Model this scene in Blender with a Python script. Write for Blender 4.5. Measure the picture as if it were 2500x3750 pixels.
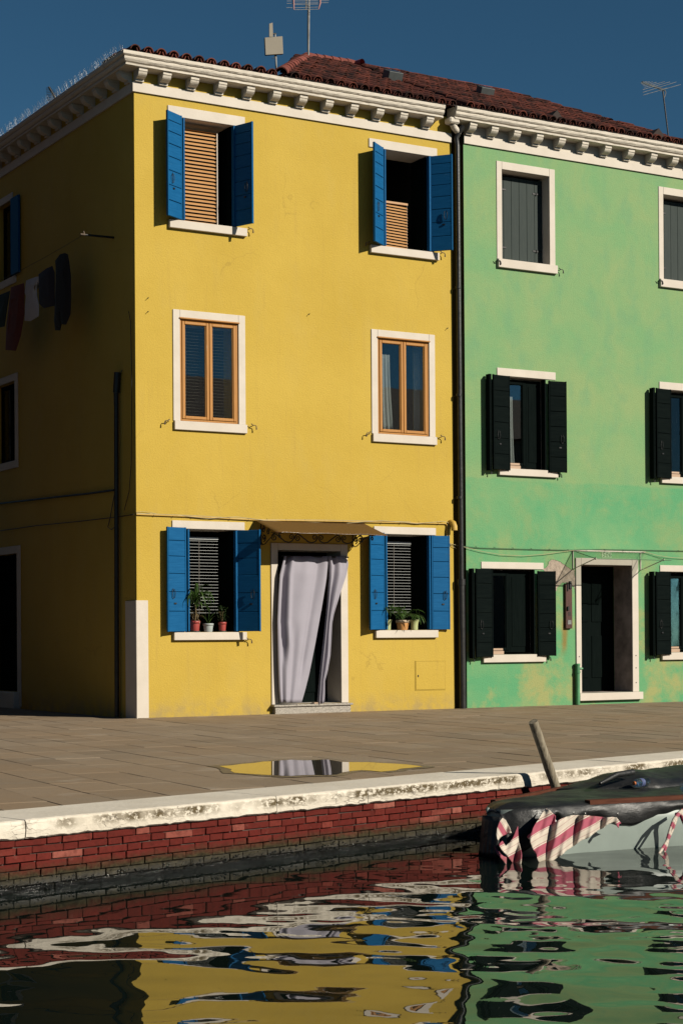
import bpy, bmesh, math, random
import numpy as np
from mathutils import Vector, Matrix
random.seed(7); rng = np.random.default_rng(11)
for o in list(bpy.data.objects): bpy.data.objects.remove(o, do_unlink=True)
SC = bpy.context.scene; COL = SC.collection
R = math.radians

# ------------------------------------------------------------------ camera
CAM = np.array([-10.0077, -22.4977, 1.0767]); FPX = 6577.5
YAW, PIT, ROL, SHY = .5319, .0071, .0064, 414.43
_f = np.array([math.sin(YAW)*math.cos(PIT), math.cos(YAW)*math.cos(PIT), math.sin(PIT)])
_r = np.array([math.cos(YAW), -math.sin(YAW), 0.]); _d = np.cross(_f, _r)
_r2 = _r*math.cos(ROL)+_d*math.sin(ROL); _d2 = -_r*math.sin(ROL)+_d*math.cos(ROL)
cd = bpy.data.cameras.new('camera'); cam = bpy.data.objects.new('camera', cd); COL.objects.link(cam)
cd.sensor_fit = 'HORIZONTAL'; cd.sensor_width = 36; cd.lens = 36*FPX/2500
cd.shift_y = SHY/2500; cd.clip_start = .1; cd.clip_end = 2000
m = Matrix.Identity(4)
for i in range(3):
    m[i][0] = _r2[i]; m[i][1] = -_d2[i]; m[i][2] = -_f[i]; m[i][3] = CAM[i]
cam.matrix_world = m
SC.camera = cam

# ------------------------------------------------------------------ light
LDIR = Vector((-.376, .663, -.42)).normalized()          # the way sunlight travels
SUN_EL = math.asin(-LDIR.z); SUN_AZ = math.atan2(-LDIR.x, -LDIR.y)
w = bpy.data.worlds.new('World'); SC.world = w; w.use_nodes = True
wn = w.node_tree.nodes; wl = w.node_tree.links; bg = wn['Background']
sky = wn.new('ShaderNodeTexSky'); sky.sky_type = 'NISHITA'; sky.sun_disc = False
sky.sun_elevation = SUN_EL; sky.sun_rotation = SUN_AZ
sky.altitude = 3500; sky.air_density = 1.0; sky.dust_density = 0.0; sky.ozone_density = 3.0
wmix = wn.new('ShaderNodeMix'); wmix.data_type = 'RGBA'; wmix.blend_type = 'MULTIPLY'; wmix.inputs[0].default_value = 1.0
wmix.inputs[7].default_value = (.44, .755, .745, 1)
wl.new(sky.outputs[0], wmix.inputs[6]); wl.new(wmix.outputs[2], bg.inputs[0]); bg.inputs[1].default_value = .05
sl = bpy.data.lights.new('sun', 'SUN'); sl.energy = 5.0; sl.angle = R(.53); sl.color = (1, .93, .80)
so = bpy.data.objects.new('sun', sl); COL.objects.link(so); so.location = (20, -40, 30)
so.rotation_euler = LDIR.to_track_quat('-Z', 'Y').to_euler()
SC.view_settings.view_transform = 'Standard'; SC.view_settings.look = 'None'
SC.cycles.diffuse_bounces = 1; SC.cycles.glossy_bounces = 4; SC.cycles.transparent_max_bounces = 16
SC.view_settings.exposure = .37; SC.view_settings.gamma = 1.0

# ------------------------------------------------------------------ pixel helpers (a pixel gives a direction; the wall, ground or quay gives the distance)
def ray(x, y): return _f + _r2*(x-1250)/FPX + _d2*(y-1875-SHY)/FPX
def onz(x, y, z=0.): d = ray(x, y); return CAM + d*(z-CAM[2])/d[2]
def ony(x, y, Y=0.): d = ray(x, y); return CAM + d*(Y-CAM[1])/d[1]
def onx(x, y, X=0.): d = ray(x, y); return CAM + d*(X-CAM[0])/d[0]
def FX(x, y, Y=0.): p = ony(x, y, Y); return float(p[0]), float(p[2])
QA = np.array([-6.369, -12.326, 0.]); QD = np.array([.9648, .2633, 0.]); QN = np.array([-.2633, .9648, 0.])   # quay line, along, towards the houses
def onq(x, y, off=0.): d = ray(x, y); p0 = QA-QN*off; return CAM + d*np.dot(p0-CAM, QN)/np.dot(d, QN)
def Q(s, off, z): return tuple(QA + QD*s - QN*off + np.array([0, 0, z]))    # off > 0 is over the water
ZW = -.44

# ------------------------------------------------------------------ mesh helpers
class MB:
    def __init__(s): s.v = []; s.f = []; s.sm = []
    def add(s, vs, fs, smooth=False):
        n = len(s.v); s.v += [tuple(map(float, p)) for p in vs]
        s.f += [tuple(i+n for i in f) for f in fs]; s.sm += [smooth]*len(fs); return s
    def box(s, x0, x1, y0, y1, z0, z1, bev=0.):
        if bev <= 0:
            vs = [(x, y, z) for z in (z0, z1) for y in (y0, y1) for x in (x0, x1)]
            return s.add(vs, [(0,2,3,1),(4,5,7,6),(0,1,5,4),(2,6,7,3),(0,4,6,2),(1,3,7,5)])
        b = bev; vs = []; X = (x0, x1); Y = (y0, y1); Z = (z0, z1); idx = {}
        for i in (0, 1):
            for j in (0, 1):
                for k in (0, 1):
                    sx, sy, sz = (1, -1)[i], (1, -1)[j], (1, -1)[k]
                    for a in range(3):
                        p = [X[i]+sx*b, Y[j]+sy*b, Z[k]+sz*b]; p[a] = (X[i], Y[j], Z[k])[a]
                        idx[i, j, k, a] = len(vs); vs.append(p)
        fs = []
        def q(*k): fs.append(tuple(idx[t] for t in k))
        for i in (0, 1): q(*[(i, j, k, 0) for j, k in ((0,0),(1,0),(1,1),(0,1))][::(1 if i else -1)])
        for j in (0, 1): q(*[(i, j, k, 1) for i, k in ((0,0),(1,0),(1,1),(0,1))][::(-1 if j else 1)])
        for k in (0, 1): q(*[(i, j, k, 2) for i, j in ((0,0),(1,0),(1,1),(0,1))][::(1 if k else -1)])
        for i in (0, 1):
            for j in (0, 1): q((i,j,0,0),(i,j,1,0),(i,j,1,1),(i,j,0,1))
            for k in (0, 1): q((i,0,k,0),(i,1,k,0),(i,1,k,2),(i,0,k,2))
        for j in (0, 1):
            for k in (0, 1): q((0,j,k,1),(1,j,k,1),(1,j,k,2),(0,j,k,2))
        for i in (0, 1):
            for j in (0, 1):
                for k in (0, 1): q((i,j,k,0),(i,j,k,1),(i,j,k,2))
        return s.add(vs, fs)
    def tube(s, pts, r, n=6, cap=True, smooth=True):
        pts = [Vector(p) for p in pts]; rs = r if isinstance(r, (list, tuple)) else [r]*len(pts); vs = []; up = None
        for i, p in enumerate(pts):
            t = (pts[min(i+1, len(pts)-1)]-pts[max(i-1, 0)])
            t = t.normalized() if t.length > 1e-9 else Vector((0, 0, 1))
            if up is None: up = Vector((0, 0, 1)) if abs(t.z) < .9 else Vector((1, 0, 0))
            a = t.cross(up); a = a.normalized() if a.length > 1e-6 else t.orthogonal().normalized()
            b = a.cross(t).normalized(); up = b
            for k in range(n):
                th = 2*math.pi*k/n; vs.append(p+(a*math.cos(th)+b*math.sin(th))*rs[i])
        fs = [(i*n+k, i*n+(k+1) % n, (i+1)*n+(k+1) % n, (i+1)*n+k) for i in range(len(pts)-1) for k in range(n)]
        s.add(vs, fs, smooth)
        if cap:
            L = (len(pts)-1)*n; s.add(vs[:n], [tuple(range(n))[::-1]]); s.add(vs[L:], [tuple(range(n))])
        return s
    def lathe(s, prof, c=(0, 0, 0), n=20, smooth=True):
        vs = [(c[0]+r*math.cos(2*math.pi*k/n), c[1]+r*math.sin(2*math.pi*k/n), c[2]+z) for r, z in prof for k in range(n)]
        return s.add(vs, [(i*n+k, i*n+(k+1) % n, (i+1)*n+(k+1) % n, (i+1)*n+k) for i in range(len(prof)-1) for k in range(n)], smooth)
    def grid(s, P, smooth=True, thick=0.):
        """P[i][j] points; thick > 0 gives the sheet a back and closed rims"""
        P = np.array(P, float); I, J = P.shape[:2]; vs = P.reshape(-1, 3)
        fs = [(i*J+j, i*J+j+1, (i+1)*J+j+1, (i+1)*J+j) for i in range(I-1) for j in range(J-1)]
        if thick:
            du = np.gradient(P, axis=0); dv = np.gradient(P, axis=1); n = np.cross(du, dv)
            n /= np.linalg.norm(n, axis=2, keepdims=True)+1e-12
            B = (P+n*thick).reshape(-1, 3); M = I*J
            fb = [tuple(a+M for a in f[::-1]) for f in fs]
            rim = [i*J for i in range(I)]+[(I-1)*J+j for j in range(1, J)]+[i*J+J-1 for i in range(I-2, -1, -1)]+[j for j in range(J-2, 0, -1)]
            fr = [(rim[k], rim[(k+1) % len(rim)], rim[(k+1) % len(rim)]+M, rim[k]+M) for k in range(len(rim))]
            return s.add(np.vstack([vs, B]), fs+fb+fr, smooth)
        return s.add(vs, fs, smooth)
    def prism(s, poly, f0, f1):
        """poly: 2D points; f0/f1 map a 2D point to the 3D front / back"""
        n = len(poly); vs = [f0(p) for p in poly]+[f1(p) for p in poly]
        return s.add(vs, [tuple(range(n)), tuple(range(2*n-1, n-1, -1))]+[(i, i+n, (i+1) % n+n, (i+1) % n) for i in range(n)])
    def mesh(s, name, mat):
        me = bpy.data.meshes.new(name); me.from_pydata(s.v, [], s.f)
        me.polygons.foreach_set('use_smooth', s.sm); me.validate(); me.update()
        bm = bmesh.new(); bm.from_mesh(me); bmesh.ops.recalc_face_normals(bm, faces=bm.faces); bm.to_mesh(me); bm.free()
        if mat: me.materials.append(mat)
        return me
    def build(s, name, mat, parent=None, loc=None, **kw):
        return put(name, s.mesh(name, mat), parent, loc, **kw)
def put(name, me, parent=None, loc=None, rot=None, label=None, cat=None, group=None, kind=None, local=False):
    o = bpy.data.objects.new(name, me); COL.objects.link(o)
    if loc is not None: o.location = loc
    if rot is not None: o.rotation_euler = rot
    if parent is not None:
        o.parent = parent
        if not local: o.matrix_parent_inverse = wmat(parent).inverted()
    return tag(o, label, cat, group, kind)
def wmat(o):
    mm = Matrix.LocRotScale(o.location, o.rotation_euler, o.scale)
    return wmat(o.parent) @ o.matrix_parent_inverse @ mm if o.parent else mm
def tag(o, label=None, cat=None, group=None, kind=None):
    if label: o['label'] = label
    if cat: o['category'] = cat
    if group: o['group'] = group
    if kind: o['kind'] = kind
    return o
def thing(name, loc, label, cat, group=None):
    o = bpy.data.objects.new(name, None); COL.objects.link(o); o.location = loc; o.empty_display_size = .1
    return tag(o, label, cat, group)
def jit(a): return random.uniform(-a, a)

# ------------------------------------------------------------------ materials
ALB = .68          # paint and stone reflectances below are relative; the picture is exposed a third of a stop up
class NT:
    def __init__(s, name):
        s.m = bpy.data.materials.new(name); s.m.use_nodes = True; s.t = s.m.node_tree; s.t.nodes.clear()
        s.o = s.t.nodes.new('ShaderNodeOutputMaterial')
    def n(s, typ, _p=None, **k):
        nd = s.t.nodes.new('ShaderNode'+typ)
        for a, b in (_p or {}).items(): setattr(nd, a, b)
        for a, b in k.items():
            key = int(a[1:]) if a[0] == 'i' and a[1:].isdigit() else a.replace('_', ' ')
            s.set(nd.inputs[key], b)
        return nd
    def set(s, inp, b):
        if isinstance(b, bpy.types.NodeSocket): s.t.links.new(b, inp)
        elif isinstance(b, bpy.types.Node): s.t.links.new(b.outputs[0], inp)
        else:
            if isinstance(b, tuple) and len(b) == 3 and inp.type == 'RGBA': b = b+(1,)
            inp.default_value = b
    def pos(s): return s.n('NewGeometry').outputs['Position']
    def obj(s): return s.n('TexCoord').outputs['Object']
    def noise(s, vec, scale, detail=4, rough=.55, dist=0.):
        return s.n('TexNoise', Vector=vec, Scale=scale, Detail=detail, Roughness=rough, Distortion=dist).outputs[0]
    def ramp(s, fac, *stops):
        r = s.n('ValToRGB', Fac=fac); e = r.color_ramp.elements
        while len(e) < len(stops): e.new(.5)
        for el, (p, c) in zip(e, stops):
            el.position = p; el.color = (c, c, c, 1) if not isinstance(c, tuple) else c+(1,)
        return r.outputs[0]
    def mix(s, fac, a, b, mode='MIX'):
        nd = s.n('Mix', dict(data_type='RGBA', blend_type=mode)); s.set(nd.inputs[0], fac); s.set(nd.inputs[6], a); s.set(nd.inputs[7], b)
        return nd.outputs[2]
    def math(s, op, a, b=0., clamp=False):
        return s.n('Math', dict(operation=op, use_clamp=clamp), i0=a, i1=b).outputs[0]
    def xyz(s, vec): return s.n('SeparateXYZ', i0=vec).outputs
    def scale(s, vec, sc): return s.n('Mapping', Vector=vec, Scale=sc).outputs[0]
    def bump(s, h, strength, dist=.01, normal=None):
        nd = s.n('Bump', Height=h, Strength=strength, Distance=dist)
        if normal is not None: s.set(nd.inputs['Normal'], normal)
        return nd.outputs[0]
    def bsdf(s, color, rough=.7, normal=None, **k):
        b = s.n('BsdfPrincipled', Base_Color=s.alb(color), Roughness=rough, **k)
        if normal is not None: s.set(b.inputs['Normal'], normal)
        s.t.links.new(b.outputs[0], s.o.inputs[0]); return s.m
    def alb(s, c): return tuple(x*ALB for x in c) if isinstance(c, tuple) else s.mix(1., c, (ALB, ALB, ALB), 'MULTIPLY')
    def rand(s): return s.n('ObjectInfo').outputs['Random']
M = {}
def simple(name, col, rough=.6, var=.12, nscale=6., bump=.0, bscale=60., metal=0., obj=True, spec=.5, rnd=0., coat=0.):
    t = NT(name); p = t.obj() if obj else t.pos()
    dark = tuple(c*(1-var) for c in col); lite = tuple(min(1, c*(1+var)) for c in col)
    c = t.mix(t.ramp(t.noise(p, nscale), (.3, 0), (.7, 1)), dark, lite)
    if rnd: c = t.mix(rnd, c, t.mix(t.rand(), tuple(x*.45 for x in col), tuple(min(1, x*1.5) for x in col)))
    nm = t.bump(t.noise(p, bscale, 3), bump, .01) if bump else None
    M[name] = t.bsdf(c, rough, nm, Metallic=metal, Specular_IOR_Level=spec, Coat_Weight=coat)
    return M[name]

def m_yellow():
    t = NT('yellow_plaster'); p = t.pos()
    big = t.noise(p, .55, 5, .6); mid = t.noise(t.scale(p, (1, 1, .45)), 2.2, 5, .65)
    c = t.mix(t.ramp(big, (.35, 0), (.68, 1)), (.605, .410, .060), (.675, .468, .080))
    c = t.mix(t.ramp(mid, (.52, 0), (.8, .55)), c, (.60, .43, .10))
    st = t.noise(t.scale(p, (5, 5, .28)), 2.2, 5, .65); c = t.mix(t.ramp(st, (.56, 0), (.74, .38)), c, (.50, .33, .075))
    spk = t.noise(p, 70, 3, .6); c = t.mix(t.ramp(spk, (.62, 0), (.74, .4)), c, (.46, .29, .045))
    z = t.xyz(p)[2]; dirt = t.math('MULTIPLY', t.ramp(z, (0, 1), (.30, 0)), t.ramp(t.noise(p, 5, 5, .65), (.38, 0), (.62, 1)))
    c = t.mix(t.math('MULTIPLY', dirt, .75), c, (.40, .30, .14))
    vo = t.n('TexVoronoi', dict(feature='DISTANCE_TO_EDGE'), Vector=t.mix(.25, p, t.n('TexNoise', Vector=p, Scale=2.5, Detail=5.).outputs[1]), Scale=.9).outputs[0]
    ck = t.math('MULTIPLY', t.ramp(vo, (.0, 1), (.0045, 0)), t.ramp(t.noise(p, .9, 2), (.55, 0), (.62, 1)))
    c = t.mix(t.math('MULTIPLY', ck, .32), c, (.30, .19, .04))
    h = t.math('ADD', t.noise(p, 45, 4, .7), t.math('MULTIPLY', t.noise(p, 6, 3), .6))
    M['yellow'] = t.bsdf(c, .85, t.bump(h, .55, .012), Specular_IOR_Level=.25)
def m_green():
    t = NT('green_plaster'); p = t.pos(); z = t.xyz(p)[2]
    edge = t.math('ADD', z, t.math('MULTIPLY', t.noise(p, 1.3, 3), .12))
    up = t.ramp(t.math('SUBTRACT', edge, 3.05), (.475, 0), (.515, 1))
    n1 = t.noise(p, 1.1, 5, .62, .4); n2 = t.noise(t.scale(p, (1, 1, .6)), 2.6, 4, .6)
    top = t.mix(t.ramp(n1, (.36, 0), (.66, 1)), (.215, .425, .185), (.30, .435, .185))
    top = t.mix(t.ramp(n2, (.5, 0), (.75, .8)), top, (.185, .39, .195))
    low = t.mix(t.ramp(n1, (.38, 0), (.66, 1)), (.125, .405, .185), (.215, .43, .19))
    zz = t.math('DIVIDE', z, 6.)
    lowy = t.math('MULTIPLY', t.ramp(t.noise(p, 1.25, 7, .68, .15), (.47, 0), (.62, 1)), t.ramp(zz, (.06, 1), (.25, .9), (.45, .35)))
    low = t.mix(t.math('MULTIPLY', lowy, .72), low, (.48, .41, .15))
    c = t.mix(up, low, top)
    # damp darker streaks just under the cornice and a rust run below the intercom box
    x = t.xyz(p)[0]
    dx = t.math('ABSOLUTE', t.math('SUBTRACT', x, t.math('ADD', 7.235, t.math('MULTIPLY', t.noise(t.scale(p, (3, 3, 2)), 2, 2), .10))))
    rust = t.math('MULTIPLY', t.ramp(dx, (.015, 1), (.075, 0)), t.ramp(zz, (.75/6, 0), (.95/6, 1), (1.25/6, .9), (1.36/6, 0)))
    c = t.mix(t.math('MULTIPLY', rust, .75), c, (.33, .16, .02))
    spk = t.noise(p, 75, 3, .6); c = t.mix(t.ramp(spk, (.56, 0), (.70, .55)), c, (.08, .20, .09))
    h = t.math('ADD', t.noise(p, 45, 4, .7), t.math('MULTIPLY', t.noise(p, 5, 3), .6))
    M['green'] = t.bsdf(c, .85, t.bump(h, .55, .012), Specular_IOR_Level=.25)
def m_white():
    t = NT('white_trim'); p = t.pos()
    c = t.mix(t.ramp(t.noise(p, 3, 5, .6), (.35, 0), (.7, 1)), (.72, .64, .54), (.80, .715, .615))
    c = t.mix(t.ramp(t.noise(p, 24, 5, .7), (.66, 0), (.74, .6)), c, (.33, .30, .25))
    M['white'] = t.bsdf(c, .75, t.bump(t.noise(p, 30, 4), .25, .006), Specular_IOR_Level=.3)
def m_cornice():
    t = NT('cornice_plaster'); p = t.pos()
    st = t.noise(t.scale(p, (1.2, 1.2, 16)), 3, 5, .65)
    c = t.mix(t.ramp(st, (.55, 0), (.72, .8)), (.77, .69, .58), (.48, .42, .35))
    c = t.mix(t.ramp(t.noise(p, 8, 5, .7), (.62, 0), (.74, .6)), c, (.30, .27, .22))
    M['cornice'] = t.bsdf(c, .8, t.bump(t.math('ADD', st, t.noise(p, 14, 4)), .5, .012), Specular_IOR_Level=.25)
def m_wood(name, c1, c2, along='z', rough=.5, wear=None, bump=.25, spec=.4):
    t = NT(name); p = t.obj(); sc = {'z': (14, 14, 1.2), 'x': (1.2, 14, 14), 'y': (14, 1.2, 14)}[along]
    g = t.noise(t.scale(p, sc), 4, 5, .6); c = t.mix(t.ramp(g, (.3, 0), (.7, 1)), c1, c2)
    if wear: c = t.mix(t.ramp(t.noise(t.scale(p, sc), 1.6, 6, .7), (.66, 0), (.72, .8)), c, wear)
    M[name] = t.bsdf(c, rough, t.bump(g, bump, .004), Specular_IOR_Level=spec)
def m_tile(name, c1, c2, dark):
    t = NT(name); p = t.obj(); w = t.pos()
    c = t.mix(t.rand(), c1, c2)
    c = t.mix(t.ramp(t.noise(w, 3.2, 5, .65), (.42, 0), (.62, .9)), c, dark)
    c = t.mix(t.ramp(t.noise(w, 30, 4, .7), (.60, 0), (.72, .7)), c, (.10, .09, .07))
    M[name] = t.bsdf(c, .85, t.bump(t.noise(w, 40, 4), .4, .006), Specular_IOR_Level=.2)
def m_brick():
    t = NT('brick'); w = t.pos(); r = t.rand()
    c = t.ramp(r, (0, (.14, .026, .020)), (.45, (.140, .024, .019)), (.8, (.168, .030, .023)), (.93, (.215, .047, .035)), (.985, (.36, .12, .09)))
    c = t.mix(t.ramp(t.noise(w, 26, 5, .65), (.45, 0), (.8, .8)), c, (.075, .018, .014))
    c = t.mix(t.ramp(t.noise(w, 9, 5, .7), (.62, 0), (.74, .4)), c, (.26, .11, .085))
    M['brick'] = t.bsdf(algae(t, c, w), wet(t, w), t.bump(t.noise(w, 60, 5, .7), .5, .008), Specular_IOR_Level=t.ramp(t.math('ADD', t.xyz(w)[2], .5), (.10, .5), (.16, .04)))
def wet(t, w):
    z = t.math('ADD', t.xyz(w)[2], t.math('MULTIPLY', t.noise(w, 14, 4), .05))
    return t.ramp(t.math('ADD', z, .5), (.08, .14), (.12, .30), (.19, .85))
def algae(t, c, w):
    # tide line: dry brick above, green-brown weed below it, black slime at the water
    z = t.math('ADD', t.math('ADD', t.xyz(w)[2], .5), t.math('MULTIPLY', t.math('SUBTRACT', t.noise(w, 7, 5, .7), .5), .11))
    a = t.mix(t.ramp(t.noise(w, 40, 4, .7), (.35, 0), (.7, 1)), (.024, .020, .012), (.080, .066, .035))
    c = t.mix(t.ramp(z, (.155, 1), (.235, 0)), c, a)
    return t.mix(t.ramp(z, (.085, 1), (.145, 0)), c, (.008, .008, .007))
def m_mortar():
    t = NT('mortar'); w = t.pos()
    c = t.mix(t.noise(w, 12, 4), (.05, .03, .024), (.15, .10, .08))
    M['mortar'] = t.bsdf(algae(t, c, w), wet(t, w), t.bump(t.noise(w, 50, 4), .6, .01))
def m_coping():
    t = NT('istrian_stone'); w = t.pos(); g = t.n('NewGeometry').outputs['True Normal']; nz = t.xyz(g)[2]
    z = t.xyz(w)[2]
    c = t.mix(t.ramp(t.noise(w, 2.2, 5, .6), (.35, 0), (.7, 1)), (.78, .70, .575), (.90, .82, .69))
    band = t.ramp(t.math('ADD', z, .13), (.045, 0), (.075, 1), (.112, 1), (.124, .0))
    patch = t.ramp(t.noise(t.scale(w, (1, 1, .7)), 2.4, 3, .5), (.36, .0), (.52, 1))
    spot = t.ramp(t.noise(t.scale(w, (1, 1, 1.4)), 26, 6, .75), (.42, 0), (.50, 1))
    c = t.mix(t.math('MULTIPLY', t.math('MULTIPLY', band, patch), spot), c, (.13, .095, .045))
    vor = t.n('TexVoronoi', dict(feature='DISTANCE_TO_EDGE'), Vector=t.mix(.22, t.scale(w, (1, 1, 5)), t.n('TexNoise', Vector=w, Scale=7., Detail=4.).outputs[1]), Scale=8.).outputs[0]
    crack = t.math('MULTIPLY', t.ramp(vor, (.0, 1), (.035, 0)), t.ramp(t.noise(w, 3, 3), (.44, 0), (.60, 1)))
    crack = t.math('MULTIPLY', crack, t.ramp(nz, (.3, 1), (.7, .12)))
    c = t.mix(t.math('MULTIPLY', crack, .85), c, (.16, .13, .10))
    c = t.mix(t.math('MULTIPLY', t.ramp(t.noise(w, 60, 4, .7), (.66, 0), (.72, .6)), 1.), c, (.25, .21, .16))
    h = t.math('SUBTRACT', t.noise(w, 22, 5, .7), t.math('MULTIPLY', crack, .9))
    M['coping'] = t.bsdf(c, .8, t.bump(h, .5, .012), Specular_IOR_Level=.3)
def m_paving():
    t = NT('trachyte_paving'); w = t.pos(); r = t.rand()
    c = t.mix(r, (.275, .212, .148), (.365, .285, .202))
    c = t.mix(t.ramp(t.noise(w, .5, 5, .6), (.40, 0), (.66, .9)), c, (.335, .235, .145))
    c = t.mix(t.ramp(t.noise(w, 1.6, 5, .65), (.58, 0), (.74, .6)), c, (.47, .40, .315))
    c = t.mix(t.ramp(t.noise(w, 55, 4, .7), (.56, 0), (.70, .45)), c, (.12, .10, .08))
    h = t.math('ADD', t.noise(w, 90, 4, .7), t.math('MULTIPLY', t.noise(w, 9, 4), 1.2))
    M['paving'] = t.bsdf(c, t.ramp(t.noise(w, 2, 4), (.3, .62), (.7, .85)), t.bump(h, .35, .006), Specular_IOR_Level=.12)
def m_glass(name='window_glass', tint=(.02, .025, .03), rough=.01):
    t = NT(name); fr = t.n('Fresnel', IOR=1.52).outputs[0]
    fr = t.math('ADD', fr, .015, True)
    a = t.n('BsdfTransparent', Color=(.86, .90, .90)); b = t.n('BsdfGlossy', Color=(1, 1, 1), Roughness=rough)
    nm = t.bump(t.noise(t.pos(), 2.2, 2), .02, .02); t.set(b.inputs['Normal'], nm)
    x = t.n('MixShader', Fac=fr); t.t.links.new(a.outputs[0], x.inputs[1]); t.t.links.new(b.outputs[0], x.inputs[2])
    t.t.links.new(x.outputs[0], t.o.inputs[0]); M[name] = t.m
def m_water():
    t = NT('canal_water'); w = t.pos()
    nm = t.bump(t.noise(t.scale(w, (1, 1, 1)), 7, 2, .5), .012, .02)
    M['water'] = t.bsdf((.006, .011, .009), .012, nm, IOR=1.333, Specular_IOR_Level=.5)
    t = NT('puddle_water'); M['puddle'] = t.bsdf((.10, .085, .066), .004, None, IOR=1.75, Specular_IOR_Level=.5)
def m_stripes():
    t = NT('striped_canvas'); p = t.obj(); u = t.xyz(p)[0]          # object X carries the stripe direction, see the cloth builder
    t2 = t.n('UVMap').outputs[0]; u = t.xyz(t2)[0]
    f = t.math('FRACT', u)
    red = t.ramp(f, (.0, 0), (.02, 1), (.40, 1), (.42, 0)); red.node.color_ramp.interpolation = 'CONSTANT'
    l1 = t.ramp(f, (0, 0), (.455, 1), (.475, 0), (.945, 1), (.965, 0)); l1.node.color_ramp.interpolation = 'CONSTANT'
    l2 = t.ramp(f, (0, 0), (.68, 1), (.70, 0)); l2.node.color_ramp.interpolation = 'CONSTANT'
    c = t.mix(red, (.66, .58, .48), (.40, .080, .125))
    c = t.mix(t.math('MAXIMUM', l1, t.math('MULTIPLY', l2, .7)), c, (.30, .06, .09))
    c = t.mix(t.ramp(t.noise(p, 9, 5, .7), (.60, 0), (.75, .5)), c, (.36, .27, .17))
    c = t.mix(t.ramp(t.xyz(t2)[1], (.86, 0), (1.0, .55)), c, (.22, .17, .09))
    M['stripes'] = t.bsdf(c, .85, t.bump(t.noise(p, 120, 2), .15, .003))
def m_tarp():
    t = NT('black_tarpaulin'); p = t.pos()
    c = t.mix(t.ramp(t.noise(p, 5, 5, .65), (.45, 0), (.7, 1)), (.010, .0105, .011), (.026, .026, .026))
    c = t.mix(t.ramp(t.noise(p, 2.4, 6, .7), (.62, 0), (.74, .5)), c, (.060, .058, .054))
    h = t.math('ADD', t.noise(t.scale(p, (1, 3, 3)), 4, 4), t.math('MULTIPLY', t.noise(p, 18, 4), .35))
    M['tarp'] = t.bsdf(c, t.ramp(t.noise(p, 6, 3), (.3, .38), (.7, .62)), t.bump(h, .6, .02), Specular_IOR_Level=.45)
def m_granite():
    t = NT('granite_step'); p = t.pos()
    v = t.n('TexVoronoi', Vector=p, Scale=150.).outputs[1]
    c = t.ramp(t.xyz(v)[0], (0, (.10, .09, .08)), (.3, (.34, .30, .25)), (.75, (.52, .47, .40)))
    M['granite'] = t.bsdf(c, .55)
def m_awning():
    t = NT('bronze_polycarbonate'); p = t.pos()
    st = t.ramp(t.noise(t.scale(p, (2, 14, 2)), 5, 5, .65), (.58, 0), (.75, .6))
    sp = t.ramp(t.noise(p, 45, 4, .7), (.62, 0), (.72, .6))
    c = t.mix(t.math('MAXIMUM', st, sp), (.42, .23, .075), (.70, .52, .32))
    c = t.alb(c); a = t.n('BsdfTranslucent', Color=c); d = t.n('BsdfDiffuse', Color=t.mix(.5, c, (.22, .14, .06)))
    g = t.n('BsdfGlossy', Color=(1, 1, 1), Roughness=.2)
    x = t.n('MixShader', Fac=.35); t.t.links.new(a.outputs[0], x.inputs[1]); t.t.links.new(d.outputs[0], x.inputs[2])
    y = t.n('MixShader', Fac=.04); t.t.links.new(x.outputs[0], y.inputs[1]); t.t.links.new(g.outputs[0], y.inputs[2])
    t.t.links.new(y.outputs[0], t.o.inputs[0]); M['awning'] = t.m
def m_cloth(name, col, trans=.25, rough=.8):
    t = NT(name); p = t.obj()
    c = t.mix(t.ramp(t.noise(p, 4, 4), (.3, 0), (.7, 1)), tuple(x*.93 for x in col), col)
    c = t.alb(c); a = t.n('BsdfTranslucent', Color=c); d = t.n('BsdfPrincipled', Base_Color=c, Roughness=rough)
    t.set(d.inputs['Normal'], t.bump(t.noise(p, 200, 2), .1, .002))
    x = t.n('MixShader', Fac=trans); t.t.links.new(d.outputs[0], x.inputs[1]); t.t.links.new(a.outputs[0], x.inputs[2])
    t.t.links.new(x.outputs[0], t.o.inputs[0]); M[name] = t.m
def m_leaf(name, c1, c2):
    t = NT(name); p = t.obj(); c = t.alb(t.mix(t.ramp(t.noise(p, 30, 2), (.35, 0), (.65, 1)), c1, c2))
    a = t.n('BsdfTranslucent', Color=c); d = t.n('BsdfPrincipled', Base_Color=c, Roughness=.45)
    x = t.n('MixShader', Fac=.35); t.t.links.new(d.outputs[0], x.inputs[1]); t.t.links.new(a.outputs[0], x.inputs[2])
    t.t.links.new(x.outputs[0], t.o.inputs[0]); M[name] = t.m
def m_damp():
    t = NT('damp_paving'); w = t.pos(); c = t.mix(t.ramp(t.noise(w, 3, 5, .6), (.35, 0), (.65, 1)), (.13, .100, .070), (.19, .150, .108))
    M['damp'] = t.bsdf(c, .42, t.bump(t.noise(w, 60, 4), .3, .004))
m_damp(); m_yellow(); m_green(); m_white(); m_cornice(); m_brick(); m_mortar(); m_coping(); m_paving(); m_glass(); m_water(); m_stripes(); m_tarp(); m_granite(); m_awning()
m_wood('blue', (.006, .098, .255), (.012, .130, .320), 'x', .6, (.07, .19, .33), .2, .06)
m_wood('dkgreen', (.0055, .0085, .0085), (.009, .013, .012), 'x', .8, None, .15, .0)
m_wood('greyboard', (.042, .056, .052), (.054, .068, .062), 'z', .7, None, .15, .15)
m_wood('brownwood', (.47, .20, .040), (.57, .26, .055), 'z', .5, (.62, .48, .34), .2, .25)
m_wood('slatwood', (.52, .255, .085), (.62, .32, .12), 'x', .5, None, .1)
m_wood('sillwood', (.50, .33, .22), (.62, .44, .31), 'x', .7, None, .4)
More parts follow.
